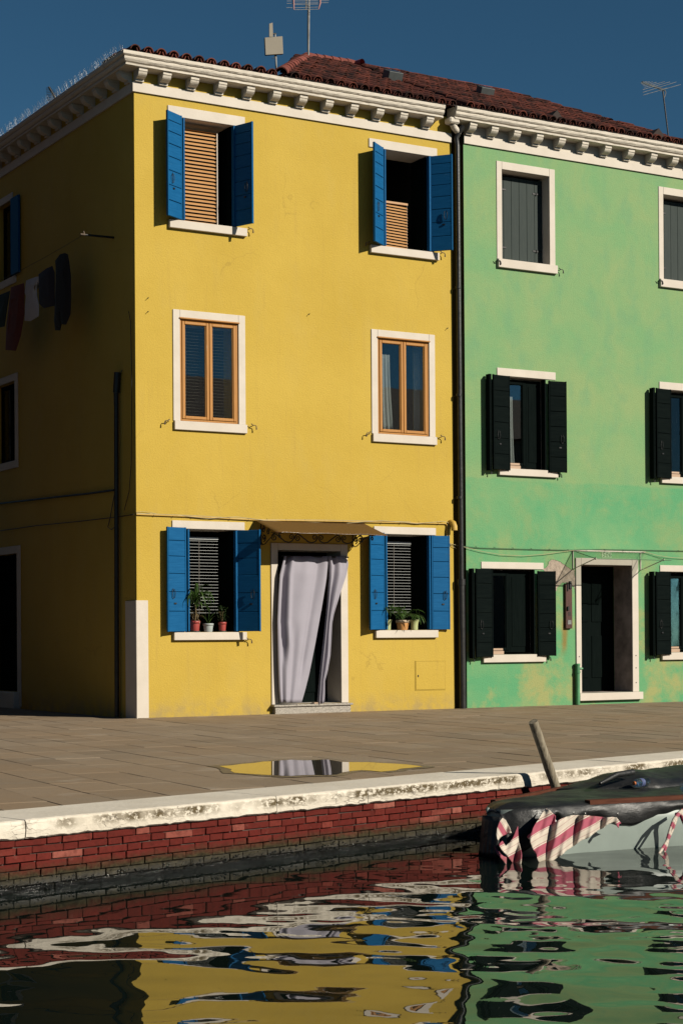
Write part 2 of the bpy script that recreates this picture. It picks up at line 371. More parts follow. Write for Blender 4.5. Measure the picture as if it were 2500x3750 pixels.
m_wood('doorgreen', (.005, .008, .0075), (.008, .012, .011), 'z', .8, None, .15, .0)
m_wood('boxwood', (.060, .020, .014), (.11, .035, .022), 'z', .45, (.16, .06, .04), .3)
m_wood('polewood', (.16, .13, .085), (.42, .36, .26), 'z', .7, (.06, .055, .04), .9)
m_wood('railwood', (.085, .026, .014), (.14, .048, .026), 'x', .8, (.22, .11, .07), .5, .15)
m_tile('tile', (.12, .032, .021), (.23, .064, .042), (.022, .014, .012))
m_tile('ridgetile', (.22, .058, .042), (.30, .085, .062), (.16, .05, .038))
m_cloth('curtain', (.465, .435, .505), .12)
m_cloth('drape', (.70, .68, .64), .3)
m_leaf('leaf', (.040, .095, .018), (.10, .19, .035)); m_leaf('leafdark', (.02, .045, .012), (.06, .10, .03)); m_leaf('leafdry', (.20, .14, .06), (.34, .25, .12))
simple('iron', (.014, .014, .015), .5, .3, 20, metal=.3)
simple('pipeblack', (.018, .017, .016), .42, .5, 14, bump=.2, bscale=30)
simple('steel', (.45, .44, .42), .35, .2, 20, metal=.9)
simple('galv', (.30, .30, .29), .55, .3, 8, metal=.4)
simple('whiteplastic', (.27, .235, .18), .8, .06, 5)
simple('pinkplastic', (.62, .30, .27), .5, .1, 5)
simple('slatwhite', (.66, .68, .66), .4, .05, 5); simple('slatdim', (.34, .27, .2), .5, .05, 5)
simple('tape', (.62, .55, .48), .8, .05)
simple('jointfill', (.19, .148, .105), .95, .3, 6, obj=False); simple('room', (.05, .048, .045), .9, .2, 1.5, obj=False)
simple('roofbase', (.035, .02, .016), .9, .3, 4, obj=False)
simple('slotshade', (.010, .012, .010), .9, .2, 4, obj=False)
simple('hull', (.32, .38, .345), .42, .12, 3.5, bump=.15, bscale=12, obj=False, coat=.2)
simple('redpot', (.42, .062, .05), .5, .08); simple('greypot', (.42, .46, .45), .5, .08); simple('cellopot', (.52, .56, .26), .45, .06)
simple('orangepot', (.68, .32, .10), .55, .06); simple('potrim', (.62, .48, .33), .7, .2, 9); simple('saucer', (.045, .07, .06), .5, .1); simple('soil', (.03, .022, .016), .95, .3, 30)
simple('tealpipe', (.085, .31, .135), .5, .2, 9); simple('yellowpipe', (.62, .38, .06), .6, .08, 9); simple('cablewhite', (.55, .46, .26), .7, .1)
simple('cablegreen', (.045, .11, .05), .7, .2); simple('cableblack', (.02, .02, .02), .6, .2)
simple('rawplaster', (.46, .37, .29), .95, .35, 14, bump=.8, bscale=50, obj=False)
simple('jambraw', (.36, .30, .26), .95, .45, 4, bump=.5, bscale=30, obj=False)
simple('hookiron', (.10, .065, .04), .7, .4, 30); simple('whitecloth', (.62, .64, .68), .9, .05); simple('blackcloth', (.012, .012, .014), .9, .2)
simple('redcloth', (.16, .035, .022), .9, .2); simple('tealcloth', (.02, .05, .05), .9, .2); simple('navycloth', (.03, .03, .045), .9, .2)
simple('plate', (.58, .66, .48), .6, .06); simple('plateink', (.015, .03, .015), .7, .1); simple('paper', (.75, .74, .70), .7, .05)
simple('slate', (.07, .08, .08), .5, .15, 9); simple('redpipe', (.30, .05, .06), .5, .1)
simple('brass', (.35, .26, .12), .4, .1, metal=.8); simple('bottlelabel', (.09, .11, .24), .5, .5, 60); simple('bottleorange', (.60, .16, .03), .5, .1)
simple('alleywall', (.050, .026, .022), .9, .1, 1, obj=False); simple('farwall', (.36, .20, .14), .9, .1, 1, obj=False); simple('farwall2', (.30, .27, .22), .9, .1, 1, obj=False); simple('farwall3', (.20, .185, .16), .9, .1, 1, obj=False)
simple('weed', (.012, .012, .009), .12, .3, 30, spec=.8); simple('bolt', (.05, .04, .035), .5, .2)
def m_clear(name, tint, mixw):
    t = NT(name); a = t.n('BsdfTransparent', Color=tint); b = t.n('BsdfGlossy', Color=(1, 1, 1), Roughness=.05)
    fr = t.math('ADD', t.math('MULTIPLY', t.n('Fresnel', IOR=1.5).outputs[0], .35), mixw, True)
    x = t.n('MixShader', Fac=fr); t.t.links.new(a.outputs[0], x.inputs[1]); t.t.links.new(b.outputs[0], x.inputs[2])
    t.t.links.new(x.outputs[0], t.o.inputs[0]); M[name] = t.m
m_clear('clearpanel', (.97, .99, .97), .01); m_clear('pet', (.86, .92, .92), .05)
# ================================================================== THE SETTING
# ---- paved quayside
def clip(poly, nx, ny, c):            # keep nx*x+ny*y <= c
    out = []
    for i in range(len(poly)):
        a, b = poly[i], poly[(i+1) % len(poly)]; da = nx*a[0]+ny*a[1]-c; db = nx*b[0]+ny*b[1]-c
        if da <= 0: out.append(a)
        if da*db < 0: t = da/(da-db); out.append((a[0]+(b[0]-a[0])*t, a[1]+(b[1]-a[1])*t))
    return out
def proj(P):
    q = np.array(P, float)-CAM; z = q@_f
    return 1250+FPX*(q@_r2)/z, 1875+SHY+FPX*(q@_d2)/z
pav = MB().add([Q(-90, -.50, -.014), Q(90, -.50, -.014), Q(90, -90, -.014), Q(-90, -90, -.014)], [(0, 1, 2, 3)]).build('pavement', M['jointfill'], kind='structure')
KB = -.585                            # back edge of the coping, measured from the quay face
kc = QA@QN - KB                       # clip line: QN.p >= kc
TH = R(-4.5); cu, su = math.cos(TH), math.sin(TH)
def U(u, v): return (u*cu-v*su, u*su+v*cu)
slab_cache = {}; slabs = []
WS = .43
for i in range(-30, 40):
    u0 = i*WS; v = -16+random.random()*.8
    while v < 6:
        ln = random.choice((.60, .75, .90, 1.05)); poly = [U(u0+.0022, v+.0022), U(u0+WS-.0022, v+.0022), U(u0+WS-.0022, v+ln-.0022), U(u0+.0022, v+ln-.0022)]
        c = U(u0+WS/2, v+ln/2); whole = True; v += ln
        pc = clip(poly, -QN[0], -QN[1], -kc)
        if len(pc) < 3: continue
        if len(pc) != 4 or any(abs(a[0]-b[0])+abs(a[1]-b[1]) > 1e-6 for a, b in zip(pc, poly)): whole = False
        if c[0] > -.2:
            p2 = clip(pc, 0, 1, .06)
            if len(p2) < 3: continue
            if p2 != pc: whole = False; pc = p2
        x, y = proj((c[0], c[1], 0))
        if not (-260 < x < 2760 and y < 3100): continue
        vis = int(-60 < x < 2560)
        slabs.append((-vis*1000+np.hypot(c[0]-CAM[0], c[1]-CAM[1]), ln if whole else None, c, pc))
slabs.sort(key=lambda q: q[0])
rest = MB()
def slab_mesh(pc, c):
    mb = MB(); n = len(pc); b = .004; cx = np.mean([p[0] for p in pc]); cy = np.mean([p[1] for p in pc])
    def ins(p): d = np.hypot(p[0]-cx, p[1]-cy)+1e-6; k = max(0, 1-b/d*1.4); return cx+(p[0]-cx)*k, cy+(p[1]-cy)*k
    top = [ins(p) for p in pc]
    vs = [(x-c[0], y-c[1], 0) for x, y in top]+[(x-c[0], y-c[1], -.004) for x, y in pc]+[(x-c[0], y-c[1], -.05) for x, y in pc]
    fs = [tuple(range(n))]+[(i, i+n, (i+1) % n+n, (i+1) % n) for i in range(n)]+[(i+n, i+2*n, (i+1) % n+2*n, (i+1) % n+n) for i in range(n)]
    return mb.add(vs, fs)
for k, (_, ln, c, pc) in enumerate(slabs):
    z = -.002+jit(.0016)
    if k >= 300:
        mm = slab_mesh(pc, c); rest.add([(x+c[0], y+c[1], zz+z) for x, y, zz in mm.v], mm.f); continue
    if ln and ln in slab_cache: me = slab_cache[ln]
    else:
        me = slab_mesh(pc, c).mesh('paving_stone', M['paving'])
        if ln: slab_cache[ln] = me
    put('paving_stone', me, pav, (c[0], c[1], z), (jit(.0012), jit(.0012), 0))
if rest.v: rest.build('paving_stone', M['paving'], pav, kind='stuff')
# puddle: a shallow sheet of water lying on the stones
pz = lambda x, y: (780+x/1.8233, 2740+y/1.8233)
pud = [(40,123),(120,119),(200,108),(280,102),(335,93),(380,92),(450,86),(520,81),(600,86),(680,83),(760,79),(830,90),(860,96),(940,97),(1040,97),(1130,103),(1210,107),(1290,112),(1350,119),(1400,126),
       (1330,134),(1250,141),(1220,152),(1120,161),(1050,154),(990,151),(930,156),(860,166),(830,178),(760,184),(690,182),(600,184),(520,189),(470,188),(400,184),(330,181),(250,176),(190,172),(140,167),(115,154),(125,145),(80,134)]
pp = [onz(*pz(x, y), .0) for x, y in pud]
pc_ = np.mean(pp, axis=0); dm = [pc_+(p-pc_)*(1.05+random.random()*.05)+QN*(.05 if (p-pc_)@QN > 0 else -.05)*random.uniform(.5, 1.5) for p in pp]
MB().add([(p[0], p[1], .0018) for p in dm], [tuple(range(len(dm)))]).build('damp_stone', M['damp'], kind='structure')
MB().add([(p[0], p[1], .0035) for p in pp], [tuple(range(len(pp)))]).build('puddle', M['puddle'], kind='structure')

# ---- quay: coping stones on a brick wall
qw = MB().add([Q(s, o, z) for s in (-40, 40) for o, z in ((-.05, -.1), (-.05, -1.2), (-.6, -1.2), (-.6, -.1))], [(0,1,5,4),(1,2,6,5),(2,3,7,6),(3,0,4,7)]).build('quay_wall', M['mortar'], kind='structure')
joints = [-14, -11.6, -9.1, -6.7, -4.4, -2.1, .188, 2.263, 3.167, 4.639, 6.5, 8.6, 10.9, 13.2, 15.6]
for a, b in zip(joints[:-1], joints[1:]):
    a += .003; b -= .003; n = max(4, int((b-a)/.035)); P = []; ph = random.random()*100
    dz = jit(.003); do = jit(.004)
    for k in range(n+1):
        s = a+(b-a)*k/n
        w1 = math.sin(s*9+ph)*.0025+jit(.0022); w2 = math.sin(s*23+ph)*.003+jit(.004); e = .006 if k in (0, n) else 0
        P.append([Q(s, KB+.003, -.11), Q(s, KB, -.004+dz), Q(s, KB+.004, dz), Q(s, -.30, dz+jit(.0008)), Q(s, -.022+do, dz+jit(.001)-e*.4), Q(s, -.007+do+w1*.5-e, -.006+dz),
                  Q(s, .0+do+w1-e, -.020+dz), Q(s, .002+do+w1-e, -.065), Q(s, -.002+do+w2*.6-e, -.106+w2), Q(s, -.02+do, -.117+w2*.6), Q(s, KB+.01, -.116)])
    mb = MB().grid(P, True)
    m_ = len(P[0]); mb.add(P[0], [tuple(range(m_))]); mb.add(P[-1], [tuple(range(m_))[::-1]])
    o = mb.build('coping_stone', M['coping'], qw)
    o.data.polygons.foreach_set('use_smooth', [False]*len(o.data.polygons))
BH, BL, BD, JT = .0405, .224, .109, .0068
def brick_mesh(L):
    mb = MB().box(0, L, 0, .08, 0, BH, .0035); mb.v = [(x+jit(.0016), y+jit(.002), z+jit(.0013)) for x, y, z in mb.v]; return mb.mesh('brick', M['brick'])
bm_s = [brick_mesh(BL) for _ in range(6)]; bm_h = [brick_mesh(BD) for _ in range(6)]
QROT = math.atan2(QD[1], QD[0]); bl = []
for c in range(9):
    z = -.122-(c+1)*(BH+JT)+JT; s = -9.6+(c % 2)*.168+jit(.03)
    while s < 16:
        for L, ms in ((BL, bm_s), (BD, bm_h)):
            bl.append((s, z, L, ms)); s += L+JT+jit(.002)
def bkey(b):
    x, y = proj(Q(b[0]+b[2]/2, -.03, b[1])); return (0 if -40 < x < 2520 else 1, -b[2], abs(x-1000))
bl.sort(key=lambda b: (0 if -30 < proj(Q(b[0]+b[2]/2, -.03, b[1]))[0] < 2150 else 1, b[0]))
restb = MB()
for k, (s, z, L, ms) in enumerate(bl):
    off = -.034+jit(.0035)
    if k < 300: put('brick', random.choice(ms), qw, Q(s, off, z+jit(.0012)), (0, jit(.006), QROT))
    else:
        c0 = np.array(Q(s, off, z)); restb.add([tuple(c0+QD*x+QN*y+np.array([0, 0, zz])) for x, y, zz in [(0,0,0),(L,0,0),(L,0,BH),(0,0,BH),(0,.06,0),(L,.06,0),(L,.06,BH),(0,.06,BH)]], [(0,1,2,3),(0,4,5,1),(3,2,6,7),(0,3,7,4),(1,5,6,2)])
restb.build('brick', M['brick'], qw, kind='stuff')

# wet weed along the waterline: glossy beads added to catch sun glints
g = MB(); ico = [(0,0,1),(.894,0,.447),(.276,.851,.447),(-.724,.526,.447),(-.724,-.526,.447),(.276,-.851,.447),(.724,.526,-.447),(-.276,.851,-.447),(-.894,0,-.447),(-.276,-.851,-.447),(.724,-.526,-.447),(0,0,-1)]
icf = [(0,1,2),(0,2,3),(0,3,4),(0,4,5),(0,5,1),(1,6,2),(2,7,3),(3,8,4),(4,9,5),(5,10,1),(6,7,2),(7,8,3),(8,9,4),(9,10,5),(10,6,1),(11,7,6),(11,8,7),(11,9,8),(11,10,9),(11,6,10)]
for k in range(2600):
    c = np.array(Q(random.uniform(-.4, 7.2), -.030+jit(.004), ZW+.002+abs(random.gauss(0, .028)))); r_ = random.uniform(.0025, .007); g.add([tuple(c+np.array(p)*r_*random.uniform(.7, 1.3)) for p in ico], icf, True)
g.build('glint_beads', M['weed'], qw, kind='stuff')

# ---- canal water: gentle wavelets, calm in the lee of the quay wall
sg = np.concatenate([np.linspace(-90, -4, 24)[:-1], np.arange(-4, 10, .032), np.linspace(10, 90, 24)])
og = np.concatenate([np.arange(-.06, 7, .032), np.linspace(7, 8.25, 8)])
SS, OO = np.meshgrid(sg, og, indexing='ij')
X = QA[0]+QD[0]*SS-QN[0]*OO; Y = QA[1]+QD[1]*SS-QN[1]*OO
Z = np.zeros_like(X); r2 = np.random.default_rng(5)
mod = .70+.45*np.sin(X*1.1+Y*.7+1.3)*np.sin(X*.6-Y*1.3+.4)
for k in range(150):
    chop = k >= 50
    lam = .15*(.55/.15)**r2.random() if chop else .5*(1.6/.5)**r2.random(); th = YAW+r2.normal()*(.95 if chop else .65); kx, ky = math.sin(th)*2*math.pi/lam, math.cos(th)*2*math.pi/lam
    slope = .0030 if chop else .0036; Z += (mod if chop else 1.)*slope*lam/(2*math.pi)*np.sin(kx*X+ky*Y+r2.random()*6.28)
fade = np.clip((OO-.1)/2.6, 0, 1); fade = .12+.88*fade*fade*(3-2*fade)
Z = ZW+Z*fade*np.where((SS > -4) & (SS < 10) & (OO < 7), 1, 0)
mb = MB(); n0, n1 = X.shape
mb.v = [tuple(p) for p in np.stack([X, Y, Z], -1).reshape(-1, 3)]
mb.f = [(i*n1+j, i*n1+j+1, (i+1)*n1+j+1, (i+1)*n1+j) for i in range(n0-1) for j in range(n1-1)]; mb.sm = [True]*len(mb.f)
mb.build('canal_water', M['water'], kind='structure')
# ---- the bank behind the camera
MB().add([Q(s, o, z) for s in (-90, 90) for o, z in ((8.2, -1.2), (8.2, 0), (90, 0), (90, -1.2))], [(0,1,5,4),(1,2,6,5)]).build('opposite_bank', M['paving'], kind='structure')
# ================================================================== WALLS, WINDOWS: shared builders
def wall_sheet(mb, x0, x1, z0, z1, holes, y, flip=False):
    xs = sorted({x0, x1, *[h[0] for h in holes], *[h[1] for h in holes]}); zs = sorted({z0, z1, *[h[2] for h in holes], *[h[3] for h in holes]})
    xs = [x for x in xs if x0 <= x <= x1]; zs = [z for z in zs if z0 <= z <= z1]
    for a, b in zip(xs[:-1], xs[1:]):
        for c, d in zip(zs[:-1], zs[1:]):
            mx, mz = (a+b)/2, (c+d)/2
            if any(h[0] < mx < h[1] and h[2] < mz < h[3] for h in holes): continue
            mb.add([(a, y, c), (b, y, c), (b, y, d), (a, y, d)], [(0, 1, 2, 3)])
def wall(x0, x1, z0, z1, holes, thick=.45):
    mb = MB(); wall_sheet(mb, x0, x1, z0, z1, holes, 0); wall_sheet(mb, x0, x1, z0, z1, holes, thick)
    for h in holes:
        a, b, c, d = h[:4]
        mb.add([(a,0,c),(a,thick,c),(a,thick,d),(a,0,d)], [(0,1,2,3)]); mb.add([(b,0,c),(b,thick,c),(b,thick,d),(b,0,d)], [(0,1,2,3)])
        mb.add([(a,0,d),(a,thick,d),(b,thick,d),(b,0,d)], [(0,1,2,3)]); mb.add([(a,0,c),(a,thick,c),(b,thick,c),(b,0,c)], [(0,1,2,3)])
    mb.add([(x0,0,z0),(x0,thick,z0),(x0,thick,z1),(x0,0,z1)], [(0,1,2,3)]); mb.add([(x1,0,z0),(x1,thick,z0),(x1,thick,z1),(x1,0,z1)], [(0,1,2,3)])
    mb.add([(x0,0,z1),(x1,0,z1),(x1,thick,z1),(x0,thick,z1)], [(0,1,2,3)])
    return mb
def trim(house, name, x0, x1, z0, z1, proud, mat='white', y1=.02, bev=.004, xf=None):
    mb = MB().box(x0, x1, -proud, y1, z0, z1, bev)
    if xf: mb.v = [xf(p) for p in mb.v]
    return mb.build(name, M[mat], house)
def reveal_lining(house, h, depth, mat='white', xf=None):
    """plastered sides of a window opening, a few mm inside the hole"""
    a, b, c, d = h[:4]; e = .003; mb = MB()
    for q in ([(a+e,.0,c+e),(a+e,depth,c+e),(a+e,depth,d-e),(a+e,.0,d-e)], [(b-e,.0,c+e),(b-e,depth,c+e),(b-e,depth,d-e),(b-e,.0,d-e)], [(a+e,.0,d-e),(a+e,depth,d-e),(b-e,depth,d-e),(b-e,.0,d-e)], [(a+e,.0,c+e),(a+e,depth,c+e),(b-e,depth,c+e),(b-e,.0,c+e)]):
        mb.add(q, [(0,1,2,3)])
    if xf: mb.v = [xf(p) for p in mb.v]
    return mb.build('window_reveal', M[mat], house)
def shutter(house, xh, z0, z1, ang, side, width=.345, nb=8, mat='blue', yh=-.012, latch=True, th=.034, uneven=True):
    """side -1: leaf swings to the left of its hinge; +1: to the right; ang = degrees off the wall"""
    s = side; P = lambda u: s*u
    def bx(mb, u0, u1, y0, y1, za, zb, bev=0.): return mb.box(min(P(u0), P(u1)), max(P(u0), P(u1)), y0, y1, za, zb, bev)
    H = z1-z0
    mb = bx(MB(), .004, width-.004, -th*.55, -.004, .003, H-.003); bx(mb, 0, .022, -th, 0, 0, H, .003); bx(mb, width-.02, width, -th, 0, 0, H, .003)
    sh = put('shutter', mb.mesh('shutter', M[mat]), house, (xh, yh, z0), (0, 0, R(ang)*(1 if s < 0 else -1)))
    hs = [1.0]*nb
    if uneven: hs = [.78, .9, 1.0, 1.05, 1.12, 1.18, 1.25, 1.3, 1.3][:nb][::-1]
    tot = sum(hs); z = 0
    for k, h in enumerate(hs):
        hh = H*h/tot
        b = bx(MB(), .024, width-.022, -th*.95+jit(.0012), -th*.5, z+.004, z+hh-.005, .003)
        put('board', b.mesh('board', M[mat]), sh, local=True); z += hh
    if latch:
        u = width*.72; zl = H*.33
        pts = [(P(u-.02), -th-.014, zl+.11), (P(u-.025), -th-.018, zl+.05), (P(u-.02), -th-.016, zl), (P(u), -th-.012, zl-.02), (P(u+.02), -th-.016, zl+.01), (P(u+.025), -th-.018, zl+.08), (P(u+.01), -th-.016, zl+.12), (P(u), -th-.012, zl+.085)]
        put('latch', MB().tube(pts, .0045, 5).mesh('latch', M['iron']), sh, local=True)
        put('latch', bx(MB(), u-.055, u-.015, -th-.010, -th+.002, zl-.095, zl-.075).mesh('latch', M['iron']), sh, local=True)
    # slim edge of the second leaf folded back into the opening
    return sh
def fold_leaf(house, x, z0, z1, mat='blue', depth=.10):
    return MB().box(x-.013, x+.013, -.045, depth, z0+.006, z1-.006, .003).build('folded_shutter_leaf', M[mat], house)
def stay(house, x, z, flip=1, mat='hookiron'):
    f = flip; mb = MB().tube([(x, .01, z), (x, -.045, z), (x+.012*f, -.055, z+.012)], .006, 5)
    mb.tube([(x-.012*f, -.05, z+.035), (x+.01*f, -.055, z+.015), (x+.05*f, -.06, z+.012), (x+.062*f, -.06, z-.005), (x+.064*f, -.06, z-.045)], [.008, .006, .006, .007, .011], 6)
    return mb.build('shutter_stay', M[mat], house)
def blind(house, x0, x1, z0, z1, n, y, mat, tilt, depth=.05, tapes=(), thick=.003, skew=None, pre=None):
    """venetian blind: slats are parts of their own, cords run in front"""
    bl_ = MB().box(x0, x1, y-.02, y+.02, z1, z1+.03).build('blind', M[mat], house)
    mes = MB(); c, s_ = math.cos(tilt)*depth/2, math.sin(tilt)*depth/2
    mes.add([(x0-x0, -c, -s_), (x1-x0, -c, -s_), (x1-x0, 0, thick*.8), (0, 0, thick*.8), (x1-x0, c, s_), (0, c, s_)] + [(x0-x0, -c, -s_-thick), (x1-x0, -c, -s_-thick), (x1-x0, 0, -thick*.2), (0, 0, -thick*.2), (x1-x0, c, s_-thick), (0, c, s_-thick)],
            [(0,1,2,3),(3,2,4,5),(7,6,9,8),(8,9,11,10),(0,6,7,1),(5,4,10,11)])
    me = mes.mesh('slat', M[mat])
    for k in range(n):
        zz = z0+(z1-z0)*(k+.5)/n; put('slat', me, bl_, (x0+jit(.001), y, zz), (jit(.05), (skew(zz) if skew else 0)+jit(.002), 0))
    for tx in tapes:
        (MB().box(tx-.008, tx+.008, y-depth/2-.006, y-depth/2-.003, z0-.03, z1) if pre == 'tape' else MB().tube([(tx, y-depth/2-.004, z0), (tx+.004, y-depth/2-.004, z1)], .0018, 4)).build('blind_cord', M['tape'], bl_)
    return bl_
def casement(house, x0, x1, z0, z1, y, mat='brownwood', fw=.045, leaves=2, depth=.05, pane='window_glass', proud=0.):
    """window: outer frame, one sash per leaf, each with its pane"""
    fr = MB()
    for q in ((x0, x0+fw, z0, z1), (x1-fw, x1, z0, z1), (x0+fw, x1-fw, z0, z0+fw), (x0+fw, x1-fw, z1-fw, z1)): fr.box(q[0], q[1], y-proud, y+depth, q[2], q[3], .004)
    win = fr.build('window', M[mat], house)
    W = (x1-x0-2*fw)/leaves; sw = .042
    for k in range(leaves):
        a = x0+fw+W*k+.003; b = a+W-.006; c, d = z0+fw+.003, z1-fw-.003; sm = MB()
        for q in ((a, a+sw, c, d), (b-sw, b, c, d), (a+sw, b-sw, c, c+sw), (a+sw, b-sw, d-sw, d)): sm.box(q[0], q[1], y-.012-proud, y+depth-.012, q[2], q[3], .006)
        for q in ((a+sw, a+sw+.012, c+sw, d-sw), (b-sw-.012, b-sw, c+sw, d-sw)): sm.box(q[0], q[1], y+.004-proud, y+depth-.016, q[2], q[3], .002)
        sm.build('sash', M[mat], win)
        MB().box(a+sw-.004, b-sw+.004, y+.016, y+.020, c+sw-.004, d-sw+.004).build('pane', M[pane], win)
    return win
def drape(house, x0, x1, z0, z1, y, n=7, amp=.02, flare=0., mat='drape'):
    P = []
    for i in range(15):
        t = i/14; z = z1+(z0-z1)*t; row = []
        for j in range(n*6+1):
            u = j/(n*6); row.append((x0+(x1+flare*t*t-x0)*u, y+amp*(.5+.5*t)*math.sin(u*n*2*math.pi+t*.6), z))
        P.append(row)
    return MB().grid(P, True, .002).build('curtain', M[mat], house)
def corbel_mesh(top, bot, out, wdt, mat):
    H = top-bot; prof = [(0, top), (out, top), (out, top-.045*H/.17), (out-.008, top-.05*H/.17)]
    for k in range(7):
        t = k/6; prof.append((out-.012-(out-.065)*(1-math.cos(t*math.pi/2))**.9, top-.058*H/.17-(H-.058*H/.17-.028)*math.sin(t*math.pi/2)))
    prof += [(.062, bot+.026), (.062, bot), (0, bot)]
    return MB().prism(prof, lambda p: (-wdt/2, -p[0], p[1]), lambda p: (wdt/2, -p[0], p[1])).mesh('corbel', M[mat])
def cornice_strip(path_fn, stations, prof, mat, name, house, rough=.003):
    P = []
    for st in stations:
        P.append([path_fn(st, o+jit(rough)*(1 if o > .05 else 0), z+jit(rough)*(.6 if o > .05 else 0)) for o, z in prof])
    return MB().grid(P, False).build(name, M[mat], house)
def barrel(length, r0, r1, th=.013, n=6, arc=math.pi*.94):
    """half-barrel roof tile along +Y, convex up, with real thickness"""
    vs = []
    for y, r in ((0, r0), (length, r1)):
        for rr in (r, r-th):
            for k in range(n+1):
                a = math.pi/2-arc/2+arc*k/n; vs.append((rr*math.cos(a), y, rr*math.sin(a)))
    N_ = n+1; f = []
    for k in range(n):
        f += [(k, k+1, 2*N_+k+1, 2*N_+k), (N_+k, 3*N_+k, 3*N_+k+1, N_+k+1), (k, N_+k, N_+k+1, k+1), (2*N_+k, 2*N_+k+1, 3*N_+k+1, 3*N_+k)]
    f += [(0, 2*N_, 3*N_, N_), (n, N_+n, 3*N_+n, 2*N_+n)]
    return MB().add(vs, f, False)
# ================================================================== THE YELLOW CORNER HOUSE
YH = thing('yellow_house', (2.6, 0, 0), 'three-storey yellow corner house with bright blue shutters and a white bracketed cornice', 'house')
YR = 5.21; GL_ = 5.43                    # right edge of yellow, left edge of green; a narrow dark slot lies between
ZT = 8.84                                # underside of the cornice slab
h_UL = (.70, 1.52, 6.865, 8.30); h_UR = (3.975, 4.80, 6.855, 8.30)
h_ML = (.665, 1.572, 4.09, 5.515); h_MR = (3.872, 4.775, 4.08, 5.505)
h_GL = (.735, 1.515, 1.168, 2.60); h_GR = (3.955, 4.755, 1.185, 2.605)
dx0, dz1 = FX(1015, 2014); dx1, dz0 = FX(1248, 2574); h_D = (dx0, dx1, dz0, dz1)
wall(0, YR, -.1, ZT+.1, [h_UL, h_UR, h_ML, h_MR, h_GL, h_GR, h_D]).build('wall', M['yellow'], YH)
SX = lambda p: (p[1], -p[0], p[2])       # side (alley) wall: local x runs to the right as seen from the alley
s_U = (-5.45, -4.72, 6.87, 8.10); s_M = (-5.60, -4.66, 3.93, 5.20); s_D = (-5.75, -4.60, .25, 2.45)
mb = wall(-9, -.45, -.1, ZT+.1, [s_U, s_M, s_D]); mb.v = [SX(p) for p in mb.v]; mb.build('wall', M['yellow'], YH)
# the far walls and the dark rooms behind the windows
mb = MB().add([(0,9,-.1),(YR,9,-.1),(YR,9,ZT),(0,9,ZT)], [(0,1,2,3)]).add([(YR,.45,-.1),(YR,9,-.1),(YR,9,ZT),(YR,.45,ZT)], [(0,1,2,3)]); mb.build('wall', M['yellow'], YH)
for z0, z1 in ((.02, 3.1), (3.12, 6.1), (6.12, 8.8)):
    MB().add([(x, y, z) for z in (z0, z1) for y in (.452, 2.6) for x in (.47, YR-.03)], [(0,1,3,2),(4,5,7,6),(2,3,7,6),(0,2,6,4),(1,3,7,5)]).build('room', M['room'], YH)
# white corner guard
mb = MB().box(-.016, FX(542, 2400)[0], -.016, .02, -.02, FX(498, 2199)[1], .004); mb.box(-.0155, .02, .021, .36, -.02, FX(498, 2199)[1]-.002, .003); mb.v = [(x+jit(.002), y, z) for x, y, z in mb.v]
mb.build('corner_guard', M['white'], YH)
# lintels, sills, window borders
for h, x0, x1, zt, zb in ((h_UL, .50, 1.695, 8.445, 6.75), (h_UR, 3.745, 4.943, 8.43, 6.74), (h_GL, .531, 1.652, 2.712, 1.058), (h_GR, 3.787, 4.875, 2.715, 1.072)):
    trim(YH, 'lintel', x0, x1, h[3], zt, .018); trim(YH, 'sill', x0+.005, x1+.008, zb, h[2]-.002, .055, y1=.2)
    reveal_lining(YH, h, .448)
for h, x0, x1, zb, zt in ((h_ML, .56, 1.68, 3.967, 5.631), (h_MR, 3.764, 4.881, 3.96, 5.618)):
    trim(YH, 'window_border', x0, h[0], h[2], zt, .016); trim(YH, 'window_border', h[1], x1, h[2], zt, .016); trim(YH, 'window_border', h[0]+.001, h[1]-.001, h[3], zt, .0165)
    trim(YH, 'sill', x0+.008, x1+.012, zb, h[2]-.001, .042)
    MB().box(h[0]-.012, h[1]+.012, -.034, .012, h[3]-.008, h[3]+.012, .004).build('drip_moulding', M['brownwood'], YH)
# shutters: hinge position, angle off the wall
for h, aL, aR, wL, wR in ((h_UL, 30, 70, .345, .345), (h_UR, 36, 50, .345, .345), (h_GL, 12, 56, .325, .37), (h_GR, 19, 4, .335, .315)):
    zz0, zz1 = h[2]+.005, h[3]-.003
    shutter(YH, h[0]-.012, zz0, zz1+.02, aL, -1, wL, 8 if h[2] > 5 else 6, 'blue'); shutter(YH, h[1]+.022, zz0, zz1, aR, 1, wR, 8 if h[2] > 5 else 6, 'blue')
    fold_leaf(YH, h[0]+.03, zz0, zz1); fold_leaf(YH, h[1]-.008, zz0, zz1, depth=.03); MB().box(h[1]-.045, h[1]-.006, .04, .43, zz0+.01, zz1-.01, .003).build('reveal_shade_board', M['doorgreen'], YH)  # dark board over the right reveal: shade put into its colour
for x, y, f in ((905, 842, 1), (1608, 930, 1), (1345, 893, -1), (612, 1545, -1), (917, 1562, 1), (1347, 1590, -1), (1608, 1602, 1), (900, 2345, 1)): stay(YH, *FX(x, y), f)
# blinds, cut short so the missing slats read as shadow
blind(YH, h_UL[0]+.04, 1.352, h_UL[2]+.02, h_UL[3]-.10, 25, .17, 'slatwood', R(52), .043, (.80, 1.335), pre='tape')
zc = FX(1450, 740, .17)[1]
blind(YH, h_UR[0]+.03, 4.52, h_UR[2]+.05, zc-.03, 15, .17, 'slatwood', R(50), .037, (4.50, ), skew=lambda z: .035)
for h in (h_GL, h_GR): blind(YH, h[0]+.05, h[0]+.60, h[2]+.25, h[3]-.13, 24, .20, 'slatwhite', R(0), .011, (h[0]+.3,), thick=.0022)
